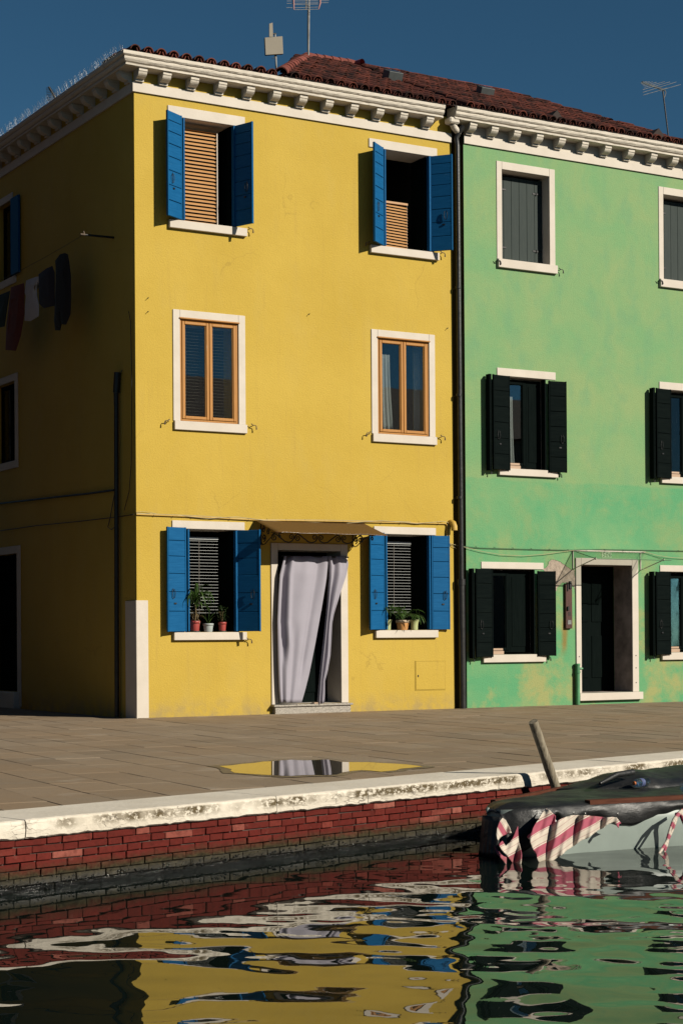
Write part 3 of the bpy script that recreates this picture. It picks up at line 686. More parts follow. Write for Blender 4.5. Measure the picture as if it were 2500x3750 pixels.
# brown casements of the middle floor
for h in (h_ML, h_MR): casement(YH, h[0]+.004, h[1]-.004, h[2]+.004, h[3]-.004, .004, 'brownwood', .028)
blind(YH, h_ML[0]+.09, h_ML[1]-.09, h_ML[2]+.1, h_ML[3]-.1, 28, .12, 'slatdim', R(2), .012, (.80, 1.22), thick=.0012)
drape(YH, h_MR[0]+.07, h_MR[0]+.30, h_MR[2]+.07, h_MR[3]-.22, .14, 4, .018, .07); drape(YH, h_MR[1]-.17, h_MR[1]-.06, h_MR[2]+.07, h_MR[3]-.1, .16, 3, .012, mat='drape')
# alley side: windows and door, mostly lost in shade
for h in (s_U, s_M):
    for q in ((h[0]-.12, h[0], h[2], h[3]+.11), (h[1], h[1]+.12, h[2], h[3]+.11), (h[0]+.001, h[1]-.001, h[3], h[3]+.1105), (h[0]-.12, h[1]+.125, h[2]-.12, h[2]-.001)):
        if h is s_U and q[2] == h[2] and q[3] > h[3]: continue
        trim(YH, 'window_border', q[0], q[1], q[2], q[3], .018, xf=SX)
mb0 = len(bpy.data.objects)
def side_casement(h, mat):
    fr = MB(); fw = .06; y = .10; a, b, c, d = h
    for q in ((a, a+fw, c, d), (b-fw, b, c, d), (a+fw, b-fw, c, c+fw), (a+fw, b-fw, d-fw, d), ((a+b)/2-.05, (a+b)/2+.05, c+fw, d-fw)): fr.box(q[0], q[1], y, y+.05, q[2], q[3], .004)
    fr.v = [SX(p) for p in fr.v]; wi = fr.build('window', M[mat], YH)
    for u0, u1 in ((a+fw, (a+b)/2-.05), ((a+b)/2+.05, b-fw)):
        g = MB().box(u0, u1, y+.02, y+.024, c+fw, d-fw); g.v = [SX(p) for p in g.v]; g.build('pane', M['window_glass'], wi)
    r = MB().add([(a,.452,c),(b,.452,c),(b,.452,d),(a,.452,d)], [(0,1,2,3)]); r.v = [SX(p) for p in r.v]; r.build('room', M['room'], YH)
side_casement(s_M, 'doorgreen'); side_casement(s_U, 'doorgreen')
for s0, s1 in ((s_U[1]+.02, s_U[1]+.36), (s_U[0]-.36, s_U[0]-.02)):
    g = MB().box(s0, s1, -.055, -.02, s_U[2], s_U[3]-.01, .003); g.v = [SX(p) for p in g.v]; sh = g.build('shutter', M['blue'], YH)
g = MB().box(s_D[0]+.02, s_D[1]-.02, .10, .15, s_D[2], s_D[3], .004)
for u in (s_D[0]+.12, (s_D[0]+s_D[1])/2+.04): g.box(u, u+.42, .088, .10, s_D[2]+.15, s_D[2]+.9, .004).box(u, u+.42, .088, .10, s_D[2]+1.05, s_D[3]-.15, .004)
g.v = [SX(p) for p in g.v]; g.build('door', M['doorgreen'], YH)
for q in ((s_D[0]-.14, s_D[0], .02, s_D[3]+.12), (s_D[1], s_D[1]+.14, .02, s_D[3]+.12), (s_D[0]+.001, s_D[1]-.001, s_D[3], s_D[3]+.1205)): trim(YH, 'door_frame', *q, .02, 'white', xf=SX)
g = MB().box(s_D[0]-.1, s_D[1]+.1, -.12, .1, -.02, s_D[2]-.001, .006); g.v = [SX(p) for p in g.v]; g.build('doorstep', M['coping'], YH)
# drainpipe and cables on the alley wall
g = MB().tube([(-.06, .56, 0), (-.06, .52, 4.6)], .035, 8)
g.tube([(-.06, .52, 4.5), (-.05, .50, 4.78)], .05, 8); g.build('drainpipe', M['pipeblack'], YH)
# front door
jl, jt = FX(990, 1988); jr = FX(1270, 1988)[0]
for q in ((jl, dx0, dz0, jt), (dx1, jr, dz0, jt), (dx0+.001, dx1-.001, dz1, jt+.0005)): trim(YH, 'door_frame', *q, .02)
reveal_lining(YH, h_D, .40)
d = MB().box(dx0+.01, dx1-.01, .38, .42, dz0, dz1, .003)
for u0, u1 in ((dx0+.1, (dx0+dx1)/2-.04), ((dx0+dx1)/2+.04, dx1-.1)): d.box(u0, u1, .368, .38, dz0+.15, dz0+.9, .004).box(u0, u1, .368, .38, dz0+1.05, dz1-.15, .004)
d.build('door', M['doorgreen'], YH)
sx0, sx1 = FX(1000, 2600)[0]-.03, FX(1276, 2600)[0]
st = MB().box(sx0+.02, sx1-.015, -.085, .30, -.02, dz0-.032).build('doorstep', M['granite'], YH)
MB().box(sx0-.012, sx1+.012, -.11, .38, dz0-.0315, dz0-.002, .004).build('tread', M['granite'], st)
MB().box(FX(1138, 2570)[0], FX(1160, 2570)[0], -.10, -.02, dz0-.001, dz0+.018, .003).build('doorstop', M['sillwood'], st)
# meter hatch, vent elbow, hooks
x0, z1 = FX(1521, 2423); x1, z0 = FX(1629, 2524)
hb = MB().box(x0, x1, -.010, .01, z0, z1, .002)
hb.build('meter_hatch', M['yellow'], YH); g = MB()
for q in ((x0-.012, x0-.003, z0-.01, z1+.01), (x1+.003, x1+.012, z0-.01, z1+.01), (x0-.003, x1+.003, z1+.003, z1+.012), (x0-.003, x1+.003, z0-.012, z0-.003)): g.box(q[0], q[1], -.006, .01, q[2], q[3])
g.build('hatch_frame', M['yellow'], YH); MB().box(x0+.03, x0+.045, -.016, -.008, (z0+z1)/2-.02, (z0+z1)/2+.01).build('hatch_lock', M['iron'], YH)
vx, vz = FX(1648, 1922); mb = MB().tube([(vx, .02, vz+.03), (vx, -.03, vz+.032), (vx+.002, -.075, vz+.015), (vx+.004, -.10, vz-.03), (vx+.004, -.102, vz-.09)], .048, 12, False)
mb.tube([(vx+.004, -.102, vz-.088), (vx+.004, -.102, vz-.02)], .040, 12, True); mb.build('vent_pipe', M['yellowpipe'], YH)
for x, y in ((541, 1090), (541, 1140), (1130, 1149), (1636, 1201)):
    a, b = FX(x, y); MB().tube([(a, .005, b), (a, -.03, b), (a-.012, -.04, b-.012), (a-.02, -.03, b-.02)], .004, 5).build('wall_hook', M['iron'], YH)
# ---- cornice: band, corbels, slab with moulding, mitred round the corner
def path(st, o, z):
    k, v = st
    return (-o, v, z) if k == 's' else ((-o, -o, z) if k == 'c' else (v, -o, z))
def sts(x1, n, sn=30): return [('s', 9-(9+0.)*i/sn) for i in range(sn)][:-1]+[('s', .3), ('c', 0)]+[('f', .1+(x1-.1)*i/n) for i in range(n+1)]
cornice_strip(path, sts(YR-.01, 1, 2), [(.0, 8.556), (.028, 8.556), (.028, 8.688), (.0, 8.69)], 'white', 'cornice_band', YH, 0)
CPROF = [(0, ZT), (.205, ZT+.002), (.213, ZT+.006), (.213, ZT+.026), (.198, ZT+.030), (.200, ZT+.042), (.222, ZT+.052), (.240, ZT+.074), (.244, ZT+.098), (.238, ZT+.112), (.252, ZT+.118), (.268, ZT+.135), (.270, ZT+.175), (.262, ZT+.182), (.10, ZT+.19), (0, ZT+.20)]
cornice_strip(path, sts(4.93, 90, 60), CPROF, 'cornice', 'cornice', YH, .0028)
P = [(path(('f', 4.93), o, z)) for o, z in CPROF]; MB().add(P, [tuple(range(len(P)))]).build('cornice_end', M['cornice'], YH)
cm = corbel_mesh(ZT+.001, 8.691, .185, .125, 'cornice')
for x in (-.0+.06, .42, .84, 1.27, 1.71, 2.13, 2.56, 2.99, 3.41, 3.85, 4.26, 4.72): put('corbel', cm, YH, (x, 0, 0))
for k in range(16): put('corbel', cm, YH, (0, .12+k*.43, 0), (0, 0, -math.pi/2))
# bird spikes on the alley and front cornice edges
g = MB()
for k in range(300):
    y = 6.2-6.4*k/299+jit(.01); z0 = ZT+.18; g.tube([(-.24, y, z0), (-.24+jit(.05)-.02, y+jit(.03), z0+.105+jit(.015))], .0011, 3, False)
for k in range(60):
    x = .05+2.3*k/59+jit(.015); g.tube([(x, -.10, ZT+.19), (x+jit(.03), -.12+jit(.03), ZT+.30+jit(.012))], .0010, 3, False)
g.build('bird_spikes', M['steel'], YH, kind='stuff')
# ---- roofs
ZE, YE = ZT+.205, -.235                  # eave line of the tiles
RY, RZ = 3.0, 10.555                     # ridge
PITCH = math.atan2(RZ-ZE, RY-YE); TPX, TPY = .192, .33
tile_me = [barrel(.40, .078+jit(.003), .064, .013).mesh('roof_tile', M['tile']) for _ in range(4)]
chan = barrel(.40, .085, .075, .012)
def roof_tiles(roof, x0, x1, keep, pitch, rows, zbase=ZE, y0=YE, caps=True):
    nx = int((x1-x0)/TPX); chm = MB(); cp, sp = math.cos(pitch), math.sin(pitch)
    for i in range(nx):
        x = x0+TPX*(i+.5)
        for j in range(rows):
            d = j*TPY; y, z = y0+d*cp, zbase+d*sp
            if not keep(x, y+.16): continue
            put('roof_tile', random.choice(tile_me), roof, (x+jit(.008), y+jit(.012), z+.012+jit(.004)), (pitch-.035+jit(.012), jit(.03), jit(.03)))
            if keep(x+TPX/2, y+.16):
                for vv in [[(vx+x+TPX/2, y+vy*cp+vz*sp*1, z+vy*sp-vz*cp+.055) for vx, vy, vz in chan.v]]: chm.add(vv, chan.f)
    if chm.v: chm.build('channel_tiles', M['tile'], roof, kind='stuff')
def ridge_caps(roof, a, b, n, r=.105, L=None):
    a, b = Vector(a), Vector(b); d = b-a; st = d.length/n; yaw = math.atan2(-d.x, d.y); pit = math.atan2(d.z, math.hypot(d.x, d.y))
    me = barrel(st*1.22, r, r*.82, .016, 7).mesh('ridge_tile', M['ridgetile'])
    for k in range(n):
        p = a+d*(k/n); put('ridge_tile', me, roof, p, (pit+.03+jit(.01), jit(.04), yaw+jit(.03)))
hipx = lambda y: 2.16+(y-YE)*(4.42-2.16)/(RY-YE)
yr = MB().add([(2.16, YE, ZE), (5.30, YE, ZE), (5.30, RY, RZ), (4.42, RY, RZ)], [(0,1,2,3)]).add([(2.16, YE, ZE), (4.42, RY, RZ), (4.42, 6.2, RZ), (2.16, 9, ZE)], [(0,1,2,3)])
yr.add([(5.30, RY, RZ), (4.42, RY, RZ), (4.42, 6.2, RZ), (5.30, 9, ZE), (2.16, 9, ZE)], [(0,1,2),(0,2,3),(3,2,4)])
yr.add([(-.22, YE, ZE-.01), (2.16, YE, ZE-.01), (2.16, 9, ZE-.012), (-.22, 9, ZE-.012)], [(0,1,2,3)])
yroof = yr.build('roof', M['roofbase'], YH)
roof_tiles(yroof, 2.10, 5.30, lambda x, y: x > hipx(y)-.05, PITCH, 11)
roof_tiles(yroof, -.17, 2.2, lambda x, y: True, R(6), 3, ZE-.005)
ridge_caps(yroof, (2.16, YE, ZE+.02), (4.42, RY, RZ), 12); ridge_caps(yroof, (4.42, RY, RZ+.0), (5.30, RY, RZ+.02), 6)
# loose pipe-like end of the ridge
p0 = ony(1296, 236, RY); p1 = ony(1327, 226, RY-.2); MB().tube([tuple(p0), tuple(p1)], .058, 12, False).build('flue_pipe', M['redpipe'], yroof)
# skylight
def skylight(roof, px, w_, h_, pitch):
    for d in np.linspace(.2, 3.3, 200):
        y, z = YE+d*math.cos(pitch), ZE+d*math.sin(pitch)+.1
        x = ony(px[0], px[1], y)
        if x[2] <= z: break
    mb = MB().box(-w_/2, w_/2, -h_/2, h_/2, -.05, .10, .006)
    o = put('skylight', mb.mesh('skylight', M['slate']), roof, (float(x[0]), y, z), (pitch, 0, 0))
    put('skylight_pane', MB().box(-w_/2+.03, w_/2-.03, -h_/2+.03, h_/2-.03, .1, .112).mesh('skylight_pane', M['window_glass']), o, local=True)
    return o
skylight(yroof, (1436, 283), .26, .20, PITCH)
# ---- downpipe in the slot between the houses, meeting the gutter outlet
MB().add([(YR+.001, .40, -.1), (GL_-.001, .40, -.1), (GL_-.001, .40, 9), (YR+.001, .40, 9)], [(0,1,2,3)]).add([(GL_-.003, .004, -.1), (GL_-.003, .40, -.1), (GL_-.003, .40, 9), (GL_-.003, .004, 9)], [(0,1,2,3)]).build('party_slot', M['slotshade'], YH)  # near-black sheets put the slot's shade into colour, one over green wall end
px_ = 5.268; py_ = -.075; zj = FX(1680, 2128, py_)[1]
dp = MB().tube([(px_+.02, py_, zj), (px_, py_, 8.50), (px_-.01, py_+.01, 8.62), (px_+.02, py_-.03, 8.72), (px_+.06, py_-.07, 8.80)], .040, 12).build('downpipe', M['pipeblack'], YH)
MB().tube([(px_+.03, py_, -.01), (px_+.02, py_, zj)], .052, 12).build('downpipe_foot', M['pipeblack'], dp)
MB().tube([(px_+.02, py_, zj-.06), (px_+.02, py_, zj+.03)], [.062, .062], 12).build('pipe_collar', M['pipeblack'], dp)
for y in (1052, 1446, 1822):
    z = FX(1675, y, py_)[1]; MB().tube([(px_, py_, z-.018), (px_, py_, z+.018)], .048, 12).tube([(px_, py_+.03, z), (px_, .39, z)], .010, 6).build('pipe_clip', M['pipeblack'], dp)
# ================================================================== THE GREEN HOUSE
GH = thing('green_house', (7.6, 0, 0), 'pale green house with very dark shutters and house number 506 over its door', 'house')
GX1 = 13.2
def rect(px0, py0, px1, py1):
    a, d = FX(px0, py0); b, c = FX(px1, py1); return a, b, c, d
g_T = (6.135, 7.045, 6.885, 8.275); g_T2 = tuple(v+3.22*(1 if i < 2 else 0) for i, v in enumerate(g_T))
xm0 = FX(1843, 1383)[0]; xm1 = FX(1995, 1383)[0]; g_M = (xm0, xm1, FX(1862, 1716)[1], FX(1862, 1378)[1]); g_M2 = (xm0+3.22, xm1+3.22, g_M[2], g_M[3])
xg0 = FX(1781, 2083)[0]; xg1 = FX(1955, 2083)[0]; g_G = (xg0, xg1, FX(1800, 2398)[1], FX(1800, 2083)[1])
shg = FX(2414, 2065)[0]-FX(1760, 2057)[0]; g_G2 = (xg0+shg, xg1+shg, g_G[2], g_G[3])
gdx0, gdz1 = FX(2124, 2068); gdx1, gdz0 = FX(2314, 2534); g_D = (gdx0, gdx1, gdz0, gdz1)
GZT = 8.86
wall(GL_, GX1, -.1, GZT+.08, [g_T, g_T2, g_M, g_M2, g_G, g_G2, g_D]).build('wall', M['green'], GH)
MB().add([(GL_,.45,-.1),(GL_,9,-.1),(GL_,9,GZT),(GL_,.45,GZT)], [(0,1,2,3)]).add([(GX1,.45,-.1),(GX1,9,-.1),(GX1,9,GZT),(GX1,.45,GZT)], [(0,1,2,3)]).add([(GL_,9,-.1),(GX1,9,-.1),(GX1,9,GZT),(GL_,9,GZT)], [(0,1,2,3)]).build('wall', M['green'], GH)
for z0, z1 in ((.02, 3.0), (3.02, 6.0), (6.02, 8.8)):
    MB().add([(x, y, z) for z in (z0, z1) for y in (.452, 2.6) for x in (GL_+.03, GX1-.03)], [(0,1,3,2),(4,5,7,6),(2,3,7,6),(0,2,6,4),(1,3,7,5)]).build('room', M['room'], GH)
# top floor: closed board shutters inside white borders
for h in (g_T, g_T2):
    x0, x1, zb, zt = h[0]-.098, h[1]+.108, 6.754, 8.394
    trim(GH, 'window_border', x0, h[0], h[2], zt, .012); trim(GH, 'window_border', h[1], x1, h[2], zt, .012); trim(GH, 'window_border', h[0]+.001, h[1]-.001, h[3], zt, .0125)
    trim(GH, 'sill', x0+.004, x1+.018, zb, h[2]-.001, .05)
    reveal_lining(GH, h, .448)
    y = .17; n = 6; W = (h[1]-h[0]-.02)/n
    for k in range(n):
        a = h[0]+.01+W*k
        bd = MB().box(a+.0025, a+W-.0025, y+jit(.001), y+.03, h[2]+.006, h[3]-.05, .002).build('shutter_board', M['greyboard'], GH)
    for zz in (h[2]+.22, h[3]-.27):
        for a in (h[0]+.03, h[1]-.20):
            MB().box(a, a+.17, y-.007, y+.001, zz, zz+.028, .002).tube([(a+.07, y-.010, zz-.012), (a+.07, y-.010, zz+.04)], .008, 6).build('strap_hinge', M['iron'], GH)
    stay(GH, x0-.03, zb+.08, 1, 'iron'); stay(GH, x1+.05, zb+.06, 1, 'iron')
# middle and ground floors: open leaves, glass behind
def green_window(h, lx0, lx1, zt, zb, dl, glass_w, nb, tilt_box, raw=False):
    trim(GH, 'lintel', lx0, lx1, h[3]+.001, zt, .014); trim(GH, 'sill', lx0+.01, lx1+.012, zb, h[2]-.001, .05, y1=.28)
    reveal_lining(GH, h, .448, 'jambraw' if raw else 'white')
    wl_ = .30
    shutter(GH, h[0]+.06, h[2]-.035, h[3]-.005, 8, -1, wl_+.05, nb, 'dkgreen', -.05, True, .03, False)
    # the stack of folded leaves seen edge-on at the left
    for k in range(2): MB().box(h[0]-.335-k*.022, h[0]-.317-k*.022, -.13, -.03, h[2]-.05, h[3]-.005, .003).build('folded_shutter_leaf', M['dkgreen'], GH)
    shutter(GH, h[1]+.02, h[2]-.03, h[3]-.025, 7, 1, wl_+.02, nb, 'dkgreen', -.045, True, .03, False)
    MB().box(h[1]-.032, h[1]-.008, -.03, .07, h[2]+.01, h[3]-.01, .003).build('folded_shutter_leaf', M['dkgreen'], GH)
    casement(GH, h[0]+.005, h[0]+.50, h[2]+.03, h[3]-.03, .10, 'doorgreen', .03, 1, .045)
    MB().box(h[0]+.502, h[1]-.012, .105, .15, h[2]+.03, h[3]-.03, .004).box(h[0]+.54, h[1]-.06, .098, .105, h[2]+.12, h[3]-.12, .004).build('dark_half_board', M['doorgreen'], GH)  # solid dark board; the unlit right half is put into its colour
    bx0 = h[0]+.03
    MB().box(bx0, bx0+glass_w, .02, .06, h[2]+.0, h[2]+.055, .003).box(bx0, bx0+glass_w-.01, .03, .07, h[2]+.062, h[2]+.095, .003).build('sill_board', M['sillwood'], GH)
    stay(GH, h[0]-.22, h[2]-.06, -1, 'iron'); stay(GH, h[1]+.20, h[2]-.06, 1, 'iron')
lx0, lz = FX(1818, 1345); lx1 = FX(2032, 1364)[0]; zb = 3.559
green_window(g_M, lx0, lx1, 5.21, zb, 0, .30, 6, 0); green_window(g_M2, lx0+3.22, lx1+3.22, 5.21, zb, 0, .30, 6, 0)
for q in (g_M, g_M2): drape(GH, q[0]+.18, q[0]+.30, q[2]+.05, q[3]-.28, .19, 3, .012, .04)
lx0, lz = FX(1760, 2057); lx1 = FX(1988, 2061)[0]; zb = FX(1766, 2427)[1]
green_window(g_G, lx0, lx1, lz, zb, 0, .30, 6, 0, True); green_window(g_G2, lx0+shg, lx1+shg, lz, zb, 0, .30, 6, 0, True)
# door with white stone frame, ajar dark leaf
ox0, ozt = FX(2105, 2043); ox1 = FX(2333, 2043)[0]; dsb = FX(2115, 2567)[1]
for q in ((ox0, gdx0, gdz0, ozt), (gdx1, ox1, gdz0, ozt), (gdx0+.001, gdx1-.001, gdz1, ozt+.0005)): trim(GH, 'door_frame', *q, .022)
for z in (FX(2118, 2405)[1], FX(2118, 2507)[1]): MB().tube([((ox0+gdx0)/2, .0, z), ((ox0+gdx0)/2, -.027, z)], .009, 8).build('bolt', M['bolt'], GH)
for y in (2401, 2446, 2500): z = FX(2325, y)[1]; MB().tube([((ox1+gdx1)/2, .0, z), ((ox1+gdx1)/2, -.027, z)], .009, 8).build('bolt', M['bolt'], GH)
trim(GH, 'doorstep', FX(2114, 2560)[0], FX(2345, 2560)[0], dsb, gdz0-.001, .07, y1=.44)
reveal_lining(GH, g_D, .44, 'jambraw')
dl = MB().box(0, gdx1-gdx0-.02, 0, .045, 0, gdz1-gdz0-.015, .003)
W = gdx1-gdx0-.02; Hd = gdz1-gdz0
gd = put('door', dl.mesh('door', M['doorgreen']), GH, (gdx0+.012, .40, gdz0+.006), (0, 0, R(4)))
for u0, u1, z0, z1 in ((.10, W*.46, .22, .90), (W*.54, W-.10, .22, .90), (.10, W*.46, 1.12, Hd-.14), (W*.54, W-.10, 1.12, Hd-.14)):
    put('door_panel', MB().box(u0, u1, -.012, .002, z0, z1, .006).mesh('door_panel', M['doorgreen']), gd, local=True)
put('nameplate', MB().box(.02, .13, -.022, -.012, 1.135, 1.165, .002).mesh('nameplate', M['paper']), gd, local=True)
# peeled plaster patch beside the door
zz6 = lambda x, y: FX(2000+x/3.136, 1960+y/3.136)
pt = [(-40,395),(-20,380),(8,352),(20,330),(28,300),(50,280),(80,275),(105,288),(130,292),(165,305),(180,325),(220,345),(250,372),(270,382),(300,396),(326,400),(326,440),(326,520),(326,640),(318,652),(322,610),(300,580),(262,545),(235,540),(205,545),(178,545),(150,570),(135,590),(115,612),(112,640),(85,645),(64,650),(60,560),(40,430),(-20,420)]
pt = [(x+jit(3), y+jit(3)) for a, b in zip(pt, pt[1:]+pt[:1]) for x, y in (a, ((a[0]+b[0])/2+jit(4), (a[1]+b[1])/2+jit(4)))]
P2 = [zz6(*p) for p in pt]
MB().prism(P2, lambda p: (p[0], -.004, p[1]), lambda p: (p[0], .01, p[1])).build('peeled_plaster', M['rawplaster'], GH)
g = MB().tube([(a, -.003, b+jit(.004)) for a, b in P2[2:34]], .0065, 5); g.build('plaster_edge', M['green'], GH)
# number plate
nx0, nz1 = zz6(632, 185); nx1, nz0 = zz6(745, 258)
pl = MB().box(nx0, nx1, -.008, .01, nz0, nz1, .002).build('number_plate', M['plate'], GH)
def stroke(pts, x, z, w_, h_): return [(x+a*w_, -.010, z+b*h_) for a, b in pts]
cw = (nx1-nx0)/3.5; hh = (nz1-nz0)*.62; zb_ = nz0+(nz1-nz0)*.18; xs = nx0+(nx1-nx0)*.09
dig = {'5': [(.9, 1), (.15, 1), (.1, .58), (.5, .62), (.85, .42), (.75, .08), (.4, 0), (.08, .1)], '0': [(.5, 1), (.15, .8), (.1, .3), (.4, 0), (.75, .1), (.9, .5), (.8, .88), (.5, 1)], '6': [(.85, .95), (.45, .95), (.12, .55), (.15, .12), (.5, 0), (.85, .18), (.8, .45), (.5, .55), (.15, .4)]}
for k, ch in enumerate('506'): MB().tube(stroke(dig[ch], xs+k*cw*1.13, zb_, cw*.85, hh), .0062, 5).build('numeral', M['plateink'], pl)
# intercom board
ix0, iz1 = zz6(200, 555); ix1, iz0 = zz6(280, 1073)
ib = MB().box(ix0, ix1, -.045, .005, iz0, iz1, .006).build('intercom_board', M['boxwood'], GH)
xw = ix1-ix0; zh = iz1-iz0
MB().box(ix0+xw*.5, ix0+xw*.82, -.062, -.03, iz1-zh*.12, iz1+zh*.05, .004).build('bracket', M['iron'], ib)
MB().box(ix0+xw*.2, ix0+xw*.36, -.058, -.04, iz1-zh*.17, iz1-zh*.01, .003).build('bracket', M['iron'], ib)
MB().box(ix0+xw*.16, ix0+xw*.42, -.07, -.04, iz1-zh*.60, iz1-zh*.51, .005).build('camera_lens', M['iron'], ib)
MB().box(ix0+xw*.25, ix0+xw*.8, -.051, -.04, iz0+zh*.09, iz0+zh*.19, .002).build('name_window', M['steel'], ib)
for k in range(4): MB().box(ix0+xw*.3, ix0+xw*.75, -.048, -.043, iz0+zh*(.29+.022*k), iz0+zh*(.30+.022*k)).build('speaker_slot', M['iron'], ib)
# green service pipe left of the door
gx, gz = zz6(335, 1490); gp = MB().tube([(gx, -.05, .0), (gx, -.05, gz)], .036, 12).tube([(gx, -.05, gz-.01), (gx, -.05, gz+.02)], .042, 12).build('service_pipe', M['tealpipe'], GH)
MB().tube([(gx, -.05, gz-.13), (gx, -.05, gz-.10)], .044, 12).tube([(gx+.03, -.06, gz-.06), (gx+.085, -.065, gz-.06)], .018, 8).build('pipe_clip', M['tealpipe'], gp)
# ---- cornice
def gpath(st, o, z): return (st, -o, z)
gs = lambda n, x0=GL_, x1=GX1: [x0+(x1-x0)*i/n for i in range(n+1)]
cornice_strip(gpath, gs(1), [(0, 8.577), (.028, 8.577), (.028, 8.702), (.0, 8.705)], 'white', 'cornice_band', GH, 0)
MB().box(GL_, GX1, -.008, .01, 8.708, GZT-.001).build('cornice_frieze', M['cornice'], GH)
GX0 = 5.14
GPROF = [(o, z-ZT+GZT) for o, z in CPROF]
cornice_strip(gpath, gs(100, GX0), GPROF, 'cornice', 'cornice', GH, .0035)
P = [(GX0, -o, z) for o, z in GPROF]; MB().add(P, [tuple(range(len(P)))]).build('cornice_end', M['cornice'], GH)
MB().box(5.06, 5.24, -.20, -.03, GZT-.06, GZT+.03, .02).tube([(5.16, -.12, GZT-.05), (5.20, -.10, GZT-.10), (5.30, -.085, GZT-.17)], [.055, .05, .045], 10).build('gutter_outlet', M['cornice'], GH)
cmg = corbel_mesh(GZT+.001, 8.706, .185, .125, 'cornice')
for x in [5.50, 5.90, 6.32, 6.75, 7.18, 7.63, 8.09, 8.56, 9.03]+[9.03+.45*k for k in range(1, 9)]: put('corbel', cmg, GH, (x, 0, 0))
# ---- roof
grx = 8.35; hx = lambda y: grx+(RY-y)*(9.75-grx)/(RY-YE)
GZE = ZE+.02
gr = MB().add([(5.30, YE, GZE), (9.75, YE, GZE), (grx, RY, RZ+.02), (5.30, RY, RZ+.02)], [(0,1,2,3)]).add([(grx, RY, RZ+.02), (9.75, YE, GZE), (GX1, YE, GZE), (GX1, 9, GZE), (grx, 6, RZ+.02)], [(0,1,2,3,4)]).add([(5.3, RY, RZ+.02), (grx, RY, RZ+.02), (grx, 6, RZ+.02), (5.3, 6, RZ+.02)], [(0,1,2,3)]).add([(5.3, 6, RZ+.02), (grx, 6, RZ+.02), (GX1, 9, GZE), (5.3, 9, GZE)], [(0,1,2,3)])
groof = gr.build('roof', M['roofbase'], GH)
roof_tiles(groof, 5.32, 9.9, lambda x, y: x < hx(y)+.05, PITCH, 11, GZE)
roof_tiles(groof, 9.8, 12.6, lambda x, y: True, R(3), 3, GZE-.01)
ridge_caps(groof, (5.30, RY, RZ+.01), (grx, RY, RZ+.02), 8, .075)
ridge_caps(groof, (grx, RY, RZ+.0), (9.75, YE, GZE-.02), 10, .07)
skylight(groof, (1774, 341), .26, .16, PITCH)
# the two dark dormer vents
for px_c, w_ in (((2040, 448), .36), ((2412, 508), .40)):
    for d in np.linspace(.05, 3, 200):
        y, z = YE+d*math.cos(PITCH), GZE+d*math.sin(PITCH)+.06; q = ony(px_c[0], px_c[1], y)
        if q[2] <= z: break
    x = float(q[0]); mb = MB().add([(x-w_/2, y, z-.06), (x+w_/2, y, z-.06), (x, y, z+.13), (x-w_/2, y+.5, z+.02), (x+w_/2, y+.5, z+.02), (x, y+.5, z+.14)], [(0,1,2),(0,2,5,3),(1,4,5,2),(3,5,4),(0,3,4,1)])
    mb.build('roof_vent', M['roofbase'], groof)
# ================================================================== THINGS ON AND AROUND THE HOUSES
def interp(pts, y):
    ys = [p[1] for p in pts]; xs = [p[0] for p in pts]; return float(np.interp(y, ys, xs))
# ---- lilac curtain in the yellow house's doorway
zc3 = lambda x, y, Y=-.07: FX(960+x/3.5639, 1980+y/3.5639, Y)
CUR = thing('door_curtain', (dx0+.4, -.07, dz0), 'pale lilac fabric curtain hanging in two halves over the yellow house doorway', 'curtain')
rl = MB().tube([(*zc3(262, 196)[:1], -.06, zc3(262, 200)[1]), (zc3(1128, 200)[0], -.06, zc3(262, 200)[1])], .011, 8).build('curtain_rod', M['iron'], CUR)
LE = [(275,205),(215,450),(200,700),(185,1050),(190,1300),(195,1500),(200,1700),(210,1950),(222,2112)]
LR = [(850,205),(846,330),(830,500),(800,700),(770,900),(735,1100),(690,1350),(650,1550),(610,1750),(560,1950),(512,2115)]
RL_ = [(850,205),(862,330),(860,500),(838,800),(822,1000),(802,1200),(780,1400),(752,1650),(735,1850),(712,2140)]
RR_ = [(1070,205),(1116,260),(1122,320),(1092,460),(1012,700),(932,950),(906,1080),(896,1300),(884,1500),(850,1700),(812,1830),(812,2000),(804,2118)]
def curtain(E0, E1, folds, n):
    P = []; yt = E0[0][1]
    yb0, yb1 = E0[-1][1], E1[-1][1]
    for i in range(41):
        t = i/40; row = []
        for j in range(n+1):
            u = j/n; yy = yt+(yb0+(yb1-yb0)*u-yt)*t
            x = interp(E0, yy)*(1-u)+interp(E1, yy)*u
            X, Zz = zc3(x, yy); dy = 0
            for (c, wd, am, t0, t1, dr) in folds:
                e = min(1, max(0, (t-t0)/.12))*min(1, max(0, (t1-t)/.2)); dy += am*e*math.exp(-((u-c-dr*t)/wd)**2)
            dy += .004*math.sin(u*26)*max(0, 1-t*3.5)
            row.append((X, -.07-dy, Zz))
        P.append(row)
    return MB().grid(P, True, .003)
curtain(LE, LR, [(.03, .05, .03, -.2, 1.3, .02), (.12, .045, -.07, -.2, .75, .06), (.20, .05, .035, -.2, .8, .12), (.55, .22, .05, .0, 1.3, -.08), (.80, .07, -.035, -.2, .9, -.08), (.95, .07, .02, -.2, .4, 0), (.42, .09, -.03, .45, 1.3, .02), (.20, .10, .05, .45, 1.3, .02)], 70).build('curtain_panel', M['curtain'], CUR)
curtain(RL_, RR_, [(.10, .10, .05, -.2, 1.3, .05), (.34, .10, -.04, -.2, .8, .0), (.62, .2, .035, .0, 1.3, 0), (.92, .06, .02, .2, 1.3, 0), (.5, .1, -.05, .55, 1.4, 0)], 40).build('curtain_panel', M['curtain'], CUR)

